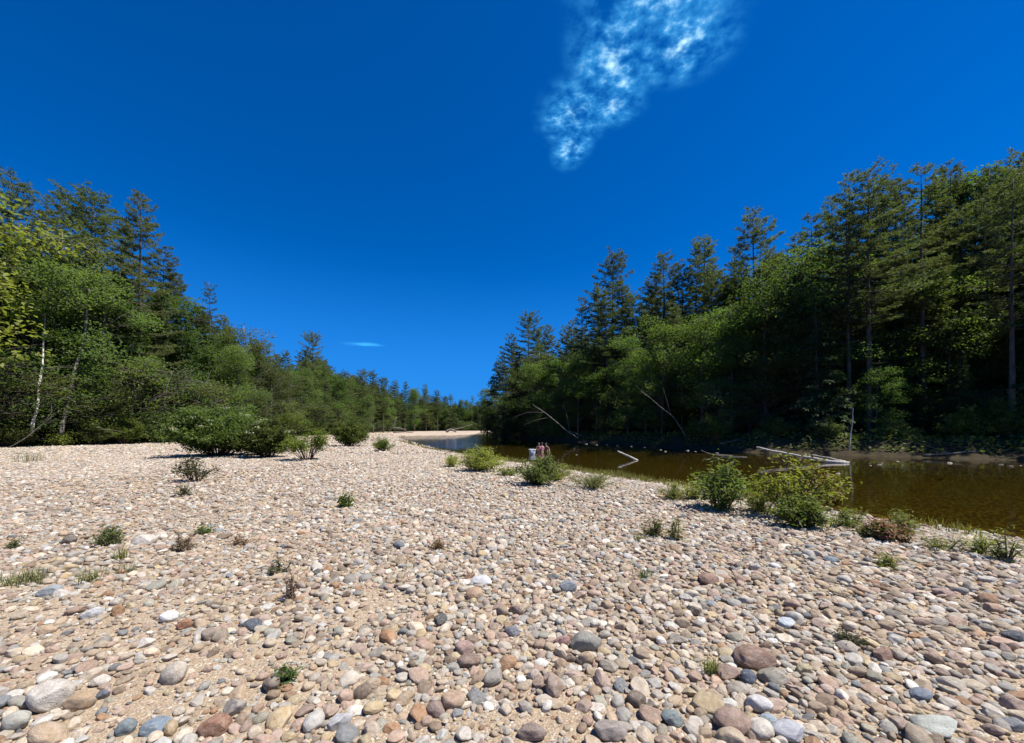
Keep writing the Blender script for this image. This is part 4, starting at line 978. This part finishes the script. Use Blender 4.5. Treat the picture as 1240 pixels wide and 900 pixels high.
# bank shrubs of the far side, hanging over the water
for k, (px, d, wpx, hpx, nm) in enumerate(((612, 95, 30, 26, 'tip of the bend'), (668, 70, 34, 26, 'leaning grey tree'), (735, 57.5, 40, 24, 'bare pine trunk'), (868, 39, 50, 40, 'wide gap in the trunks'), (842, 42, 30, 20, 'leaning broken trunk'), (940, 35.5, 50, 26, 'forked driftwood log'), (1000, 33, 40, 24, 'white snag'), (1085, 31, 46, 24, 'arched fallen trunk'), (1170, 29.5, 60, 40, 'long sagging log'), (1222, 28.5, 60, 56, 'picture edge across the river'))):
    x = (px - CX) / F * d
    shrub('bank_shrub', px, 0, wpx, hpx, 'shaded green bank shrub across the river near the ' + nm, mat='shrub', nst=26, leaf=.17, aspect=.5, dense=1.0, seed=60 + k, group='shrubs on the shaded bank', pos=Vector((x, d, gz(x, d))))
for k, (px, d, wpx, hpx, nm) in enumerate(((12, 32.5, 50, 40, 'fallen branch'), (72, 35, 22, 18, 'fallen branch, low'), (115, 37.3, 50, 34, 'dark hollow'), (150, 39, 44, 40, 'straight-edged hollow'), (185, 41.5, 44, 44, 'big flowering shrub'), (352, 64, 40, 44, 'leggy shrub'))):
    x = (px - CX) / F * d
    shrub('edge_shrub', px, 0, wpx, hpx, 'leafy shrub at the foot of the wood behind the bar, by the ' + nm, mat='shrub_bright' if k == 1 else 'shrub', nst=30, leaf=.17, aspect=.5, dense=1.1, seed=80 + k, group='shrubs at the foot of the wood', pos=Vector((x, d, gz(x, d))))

# ------------------------------------------------------------------ driftwood, dead trunks, river rocks
def timber(name, chains, label, cat='log', mat='drift', group='driftwood and fallen trunks', sides=8):
    """chains: the main stem first, then branches; every chain = (points, r0, r1)"""
    rng = np.random.RandomState(abs(hash(label)) % 1000 if False else len(label) * 7 + len(chains))
    base = Vector(chains[0][0][0])
    e = empty(name, base, label, cat, group)
    for k, (pts_, r0, r1) in enumerate(chains):
        P = np.array([list(Vector(p) - base) for p in pts_]); n = 14
        t = np.linspace(0, 1, len(P)); T = np.linspace(0, 1, n)
        Q = np.stack([np.interp(T, t, P[:, a]) for a in range(3)], 1)
        ln = np.linalg.norm(P[-1] - P[0]); Q[1:-1] += rng.normal(0, .006 * ln, (n - 2, 3)); Q[1:-1] = (Q[:-2] + 2 * Q[1:-1] + Q[2:]) / 4
        th_ = .40 if mat == 'drift_dark' and base.y < 140 and 'leaning out' not in label else .9
        g = Geo(); g.tube(Q, np.linspace(r0, r1, n) * th_, sides, .2, rng)
        link('stem' if k == 0 else 'branch', g.mesh('stem' if k == 0 else 'branch', M[mat]), e)
    return e
A = pt(1026, 561, 23.4); A.z = WATER_Z + .03
timber('driftwood_log', [([A + Vector((.1, 0, -.05)), pt(985, 556, 24.2), pt(958, 551, 25), pt(916, 541.5, 26)], .13, .06), ([A, pt(1004, 555, 24.6), pt(974, 549.5, 25.6)], .09, .035)], 'long forked bleached driftwood log lying in the river behind the tallest shrub')
timber('driftwood_log', [([pt(905, 554, 28.3), pt(882, 552.5, 29), pt(862, 551, 29.5), pt(849, 545.5, 29.8)], .10, .05), ([pt(866, 551, 29.4), pt(900, 551.5, 31), pt(915, 551, 31.5)], .06, .03)], 'thin grey driftwood low in the water behind the upright narrow-leaved shrub', mat='drift_dark')
timber('driftwood_stick', [([pt(772, 558, 25.6), pt(760, 552, 26), pt(748, 546.5, 26.4)], .085, .06)], 'short pale stick slanting up out of the open water')
timber('snag', [([pt(1028, 552, 30.6), pt(1029, 535, 30.6), pt(1032, 512, 30.7), pt(1033, 494, 30.8)], .06, .025)], 'thin upright white snag at the water edge across the river', 'dead trunk', 'drift')
timber('fallen_log', [([pt(1042, 551, 30.2), pt(1070, 544, 30), pt(1098, 537, 30), pt(1130, 533.5, 30), pt(1168, 534, 30.5)], .11, .05)], 'thin arched fallen trunk on the bank beside the white snag', mat='drift_dark')
timber('fallen_log', [([pt(1118, 551, 27.8), pt(1150, 548.5, 27.3), pt(1190, 546.5, 26.8), pt(1250, 549, 26.5)], .12, .08), ([pt(1150, 548.5, 27.3), pt(1120, 539, 28.5), pt(1098, 533, 29.5)], .05, .02)], 'long sagging grey log along the water at the side edge', mat='drift_dark')
timber('fallen_log', [([pt(872, 537, 36.5), pt(905, 530, 36.5), pt(940, 528, 37)], .09, .04)], 'straight grey pole lying on the bank above the driftwood', mat='drift_dark')
timber('leaning_trunk', [([pt(831, 530, 42), pt(818, 508, 42), pt(800, 492, 42.4), pt(776, 474, 43)], .14, .06), ([pt(812, 501, 42.2), pt(806, 480, 42.6), pt(803, 470, 42.8)], .05, .02), ([pt(790, 484, 42.5), pt(768, 466, 43)], .05, .02)], 'broken grey trunk leaning toward the bend, over the bank across the river', 'dead trunk', 'drift_dark')
timber('leaning_trunk', [([pt(700, 531, 59.5), pt(684, 520, 60), pt(665, 503, 60.5), pt(645, 490, 61)], .20, .09), ([pt(668, 505, 60.5), pt(648, 509, 60.5), pt(632, 516, 60.8)], .08, .03), ([pt(660, 500, 60.6), pt(640, 499, 60.9), pt(622, 505, 61)], .08, .03), ([pt(690, 525, 60), pt(687, 505, 60.3), pt(682, 490, 60.6)], .10, .04)], 'grey dead trunk with bare branches leaning low over the water near the bend', 'dead trunk', 'drift_dark')
timber('fallen_log', [([pt(690, 522, 60.2), pt(712, 531, 59.3), pt(726, 536, 58.4)], .12, .08)], 'short grey log sloping down to the water by the leaning dead trunk', mat='drift_dark')
timber('fallen_branch', [([pt(6, 544, 31.2), pt(22, 536, 31.5), pt(38, 525, 32), pt(56, 510, 32.5), pt(72, 497, 33)], .10, .05), ([pt(54, 511, 32.4), pt(63, 498, 32.6), pt(62, 490, 32.7)], .05, .02), ([pt(50, 514, 32.3), pt(72, 508, 32.6)], .045, .02)], 'pale fallen branch reaching from the gravel into the wood', 'branch', 'drift_dark')
timber('leaning_trunk', [([pt(36, 528, 33.0), pt(43, 500, 33.4), pt(50, 465, 34), pt(54, 420, 35), pt(55, 380, 36)], .15, .03)], 'pale grey leaning trunk rising behind the fallen branch', 'dead trunk', 'drift')
timber('leaning_trunk', [([pt(74, 530, 35.2), pt(80, 500, 35.5), pt(87, 465, 36.2), pt(100, 410, 37.2), pt(108, 350, 38.2)], .24, .04)], 'thicker brown trunk leaning out of the wood beside the pale one', 'dead trunk', 'drift_dark')
timber('leaning_trunk', [([pt(216, 535, 44), pt(232, 500, 44), pt(244, 474, 44.6), pt(256, 448, 46)], .13, .02)], 'slanting grey trunk rising behind the big flowering shrub', 'dead trunk', 'drift_dark')
timber('fallen_branch', [([pt(120, 520, 36.5), pt(138, 521, 36.2), pt(152, 524, 36)], .07, .03)], 'short bare branch sticking out of the dark hollow', 'branch', 'drift_dark')
timber('stranded_stump', [([pt(470, 521, 150), pt(476, 516, 150), pt(480, 505, 150)], .9, .25), ([pt(474, 518, 150), pt(484, 519, 150), pt(492, 521, 149)], .5, .2), ([pt(474, 518, 150), pt(462, 519, 150), pt(452, 521, 149)], .5, .2)], 'grey stranded root stump on the far beach', 'stump', 'drift_dark')
timber('stranded_stump', [([pt(540, 523, 150), pt(546, 520, 150), pt(552, 523, 149)], .6, .3), ([pt(546, 521, 150), pt(560, 518, 150), pt(572, 514, 150)], .3, .1)], 'dark driftwood heap on the far beach near the bend', 'stump', 'drift_dark')
timber('stranded_log', [([pt(476, 524, 135), pt(490, 523, 135), pt(500, 524, 134)], .4, .25)], 'dark log lying on the far beach below the root stump', 'log', 'drift_dark')

rr2 = [(1065, 563, 7), (1054, 564, 4), (1068, 561, 4), (1087, 559, 5), (1150, 561, 9), (1212, 563, 6), (1224, 565, 7), (1236, 564, 4), (800, 545, 4), (806, 547, 5), (780, 542, 4), (765, 541, 6), (748, 540, 5), (735, 539, 4), (722, 539, 5), (710, 538, 5), (833, 546, 6), (842, 547, 4), (868, 549, 6), (698, 551, 4), (1015, 574, 9), (960, 563, 5)]
for k, (px, py, wpx) in enumerate(sorted(rr2)):
    p = at(px, py, WATER_Z); s_ = wpx * .78 / F * p.y / 2
    o = link('river_rock', rocks_hi[k % NR]); o.location = p; o.scale = (s_, s_ * .8, s_ * .40); o.rotation_euler = (0, 0, R.uniform(0, 6)); c_ = PC[(0, 3, 1, 4)[k % 4]] * .62; o.color = (*c_, 1)
    tag(o, ('wider' if wpx > 6 else 'small') + ' pale rock breaking the water, %s rock of the line counted from the bend' % ORD[k], 'rock', 'rocks breaking the river surface')

# pale plastic tub standing in the shallows and three bathers next to it
def lathe(prof, n, mat, name):
    th = np.linspace(0, 2 * PI, n, endpoint=False); prof = np.array(prof)
    v = np.stack([prof[:, :1] * np.cos(th), prof[:, :1] * np.sin(th), np.repeat(prof[:, 1:2], n, 1)], -1).reshape(-1, 3)
    i = np.arange(len(prof) - 1)[:, None] * n; j = np.arange(n)[None]; j2 = (j + 1) % n
    return mesh_np(name, v, np.stack([i + j, i + j2, i + n + j2, i + n + j], -1).reshape(-1, 4), mat, smooth=True)
def flat_mat(name, c, rough=.6, sub=0.0):
    m = NT(name)
    f = m.noise(m.n('ShaderNodeTexCoord').outputs['Object'], 9, 3)
    cc = m.n('ShaderNodeHueSaturation', i={'Value': m.mr(f, .3, .7, .9, 1.1), 'Color': c}).outputs[0]
    return m.out(m.n('ShaderNodeBsdfPrincipled', i={'Base Color': cc, 'Roughness': rough}))
tb = at(644.5, 550, WATER_Z)
e = empty('plastic_tub', tb, 'pale grey plastic tub standing in the river beside the bathers', 'tub')
link('bucket', lathe([(0, -.12), (.20, -.12), (.22, -.10), (.27, .38), (.255, .38), (.21, -.08), (0, -.08)], 28, flat_mat('pale_plastic', (.38, .41, .43), .45), 'bucket'), e)
link('rim', lathe([(.272, .34), (.298, .345), (.30, .385), (.262, .395), (.258, .38)], 28, flat_mat('rim_plastic', (.58, .61, .62), .4), 'rim'), e)
g = Geo(); g.tube([(-.29, 0, .36), (-.27, -.16, .30), (-.14, -.27, .22), (0, -.30, .19), (.14, -.27, .22), (.27, -.16, .30), (.29, 0, .36)], .008, 6); link('handle', g.mesh('handle', flat_mat('wire', (.4, .4, .4), .4)), e)

skin = flat_mat('skin', (.38, .23, .165), .55); hairm = flat_mat('dark_hair', (.03, .02, .015), .6); redm = flat_mat('dark_red_swimwear', (.22, .03, .045), .7); pinkm = flat_mat('pink_swimwear', (.55, .2, .26), .7)
def skin_body(name, V, E, Rd, parent):
    me = bpy.data.meshes.new(name); me.from_pydata(V, E, [])
    o = link(name, me, parent)
    o.modifiers.new('skin', 'SKIN')
    if not me.skin_vertices: return o
    for k, r in enumerate(Rd):
        me.skin_vertices[0].data[k].radius = (r, r) if not isinstance(r, tuple) else r
        me.skin_vertices[0].data[k].use_root = (k == 0)
    s = o.modifiers.new('sub', 'SUBSURF'); s.levels = 2; s.render_levels = 2
    me.materials.append(skin)
    return o
def bather(px, py, turn, arms, swim, label, bend=0.0, s=1.0, hair_long=True):
    p = at(px, py, WATER_Z); p.z -= .86 * s
    e = empty('person', p, label, 'person', 'bathers in the river', turn); e.scale = (s, s, s)
    V, E, Rd = [], [], []
    def add(v, r, par=None):
        V.append(v); Rd.append(r)
        if par is not None: E.append((par, len(V) - 1))
        return len(V) - 1
    b = bend
    pel = add((0, 0, .95), (.15, .11)); wa = add((0, -.03 * b, 1.10), (.125, .09), pel); ch = add((0, -.12 * b, 1.28), (.15, .10), wa); sh = add((0, -.2 * b, 1.42), (.12, .075), ch)
    nk = add((0, -.24 * b, 1.51), .05, sh); hd = add((0, -.28 * b - .01, 1.60), .075, nk); ht = add((0, -.3 * b - .01, 1.69), (.078, .092), hd); add((0, -.3 * b, 1.75), .055, ht)
    add((0, -.3 * b - .105, 1.625), .014, hd)                                   # nose
    for sg in (-1, 1):
        add((sg * .085, -.29 * b, 1.635), .016, hd)                              # ear
        k1 = add((sg * .10, 0, .86), .085, pel); k2 = add((sg * .11, -.02, .48), .058, k1); k3 = add((sg * .11, .02, .10), .038, k2); add((sg * .12, -.15, .04), .035, k3)
        s1 = add((sg * .185, -.19 * b, 1.40), .052, sh)
        el, wr, hn = arms[0 if sg < 0 else 1]
        a1 = add(el, .038, s1); a2 = add(wr, .027, a1); a3 = add(hn, (.036, .018), a2)
        d_ = unit(np.array(hn) - np.array(wr)); sd2 = unit(np.cross(d_, [0, 0, 1.0]))
        for q_, (o_, l_) in enumerate(((-.03, .065), (-.01, .08), (.01, .076), (.03, .06))):
            f1 = np.array(hn) + sd2 * o_ + d_ * .035; f2 = f1 + d_ * l_ * .55; f3 = f2 + d_ * l_ * .45 + np.array([0, 0, -.018])
            i1 = add(tuple(f1), .009, a3); i2 = add(tuple(f2), .008, i1); add(tuple(f3), .007, i2)
        t1 = np.array(wr) * .5 + np.array(hn) * .5 - sd2 * sg * .035; t2 = t1 + d_ * .05 - sd2 * sg * .025
        i1 = add(tuple(t1), .010, a3); add(tuple(t2), .008, i1)
    skin_body('body', V, E, Rd, e)
    c = Vector((0, -.3 * b + .005, 1.685))
    hv = [(0, .03), (.07, .018), (.108, -.02), (.118, -.07), (.112, -.13), (.10, -.18)]
    o = link('hair', lathe([(max(.0005, r_), .10 + z_) for r_, z_ in hv][::-1], 16, hairm, 'hair'), e, (c.x, c.y + .04, c.z - .0))
    if hair_long:
        g = Geo(); g.tube([(0, c.y + .06, 1.72), (0, c.y + .105, 1.62), (0, c.y + .13, 1.48), (0, c.y + .12, 1.34)], [.07, .075, .065, .02], 10); link('ponytail', g.mesh('ponytail', hairm), o).matrix_parent_inverse = o.matrix_basis.inverted()
    for sg in (-1, 1):
        link('eye', lathe([(.0005, -.011), (.009, -.006), (.012, 0), (.009, .006), (.0005, .011)], 8, hairm, 'eye'), e, (sg * .032, -.3 * b - .088, 1.665))
    sw = lathe([(.118, 1.02), (.150, 1.06), (.135, 1.14), (.150, 1.24), (.168, 1.32), (.158, 1.385)], 20, swim, 'swimsuit')
    o = link('swimsuit', sw, e, (0, -.12 * b, 0)); o.scale = (1.12, .86, 1)
    link('mouth', lathe([(.0005, -.005), (.018, 0), (.0005, .005)], 8, redm, 'mouth'), e, (0, -.29 * b - .082, 1.588))
bather(651.5, 547, .5, (((-.27, -.10, 1.18), (-.20, -.30, 1.08), (-.17, -.38, 1.06)), ((.26, -.14, 1.20), (.16, -.32, 1.10), (.12, -.40, 1.07))), redm, 'dark-haired bather in dark red nearest the pale tub, waist deep in the river', .6, .84)
bather(656.5, 547.5, -2.6, (((-.28, .02, 1.16), (-.30, -.18, 1.0), (-.30, -.26, .97)), ((.28, .03, 1.16), (.32, -.15, 1.0), (.33, -.23, .98))), pinkm, 'middle bather in pink standing waist deep between two others', .2, .88, False)
bather(662, 547, -.7, (((-.27, -.08, 1.18), (-.22, -.28, 1.06), (-.2, -.36, 1.03)), ((.30, .02, 1.2), (.42, -.10, 1.04), (.48, -.15, 1.0))), redm, 'outer bather in dark red farthest from the pale tub, arm held out', .5, .82)

SC.view_settings.view_transform = 'Standard'; SC.view_settings.look = 'None'; SC.view_settings.gamma = 1.0
SC.view_settings.exposure = 0.82
SC.cycles.max_bounces = 8; SC.cycles.transparent_max_bounces = 12; SC.cycles.diffuse_bounces = 4
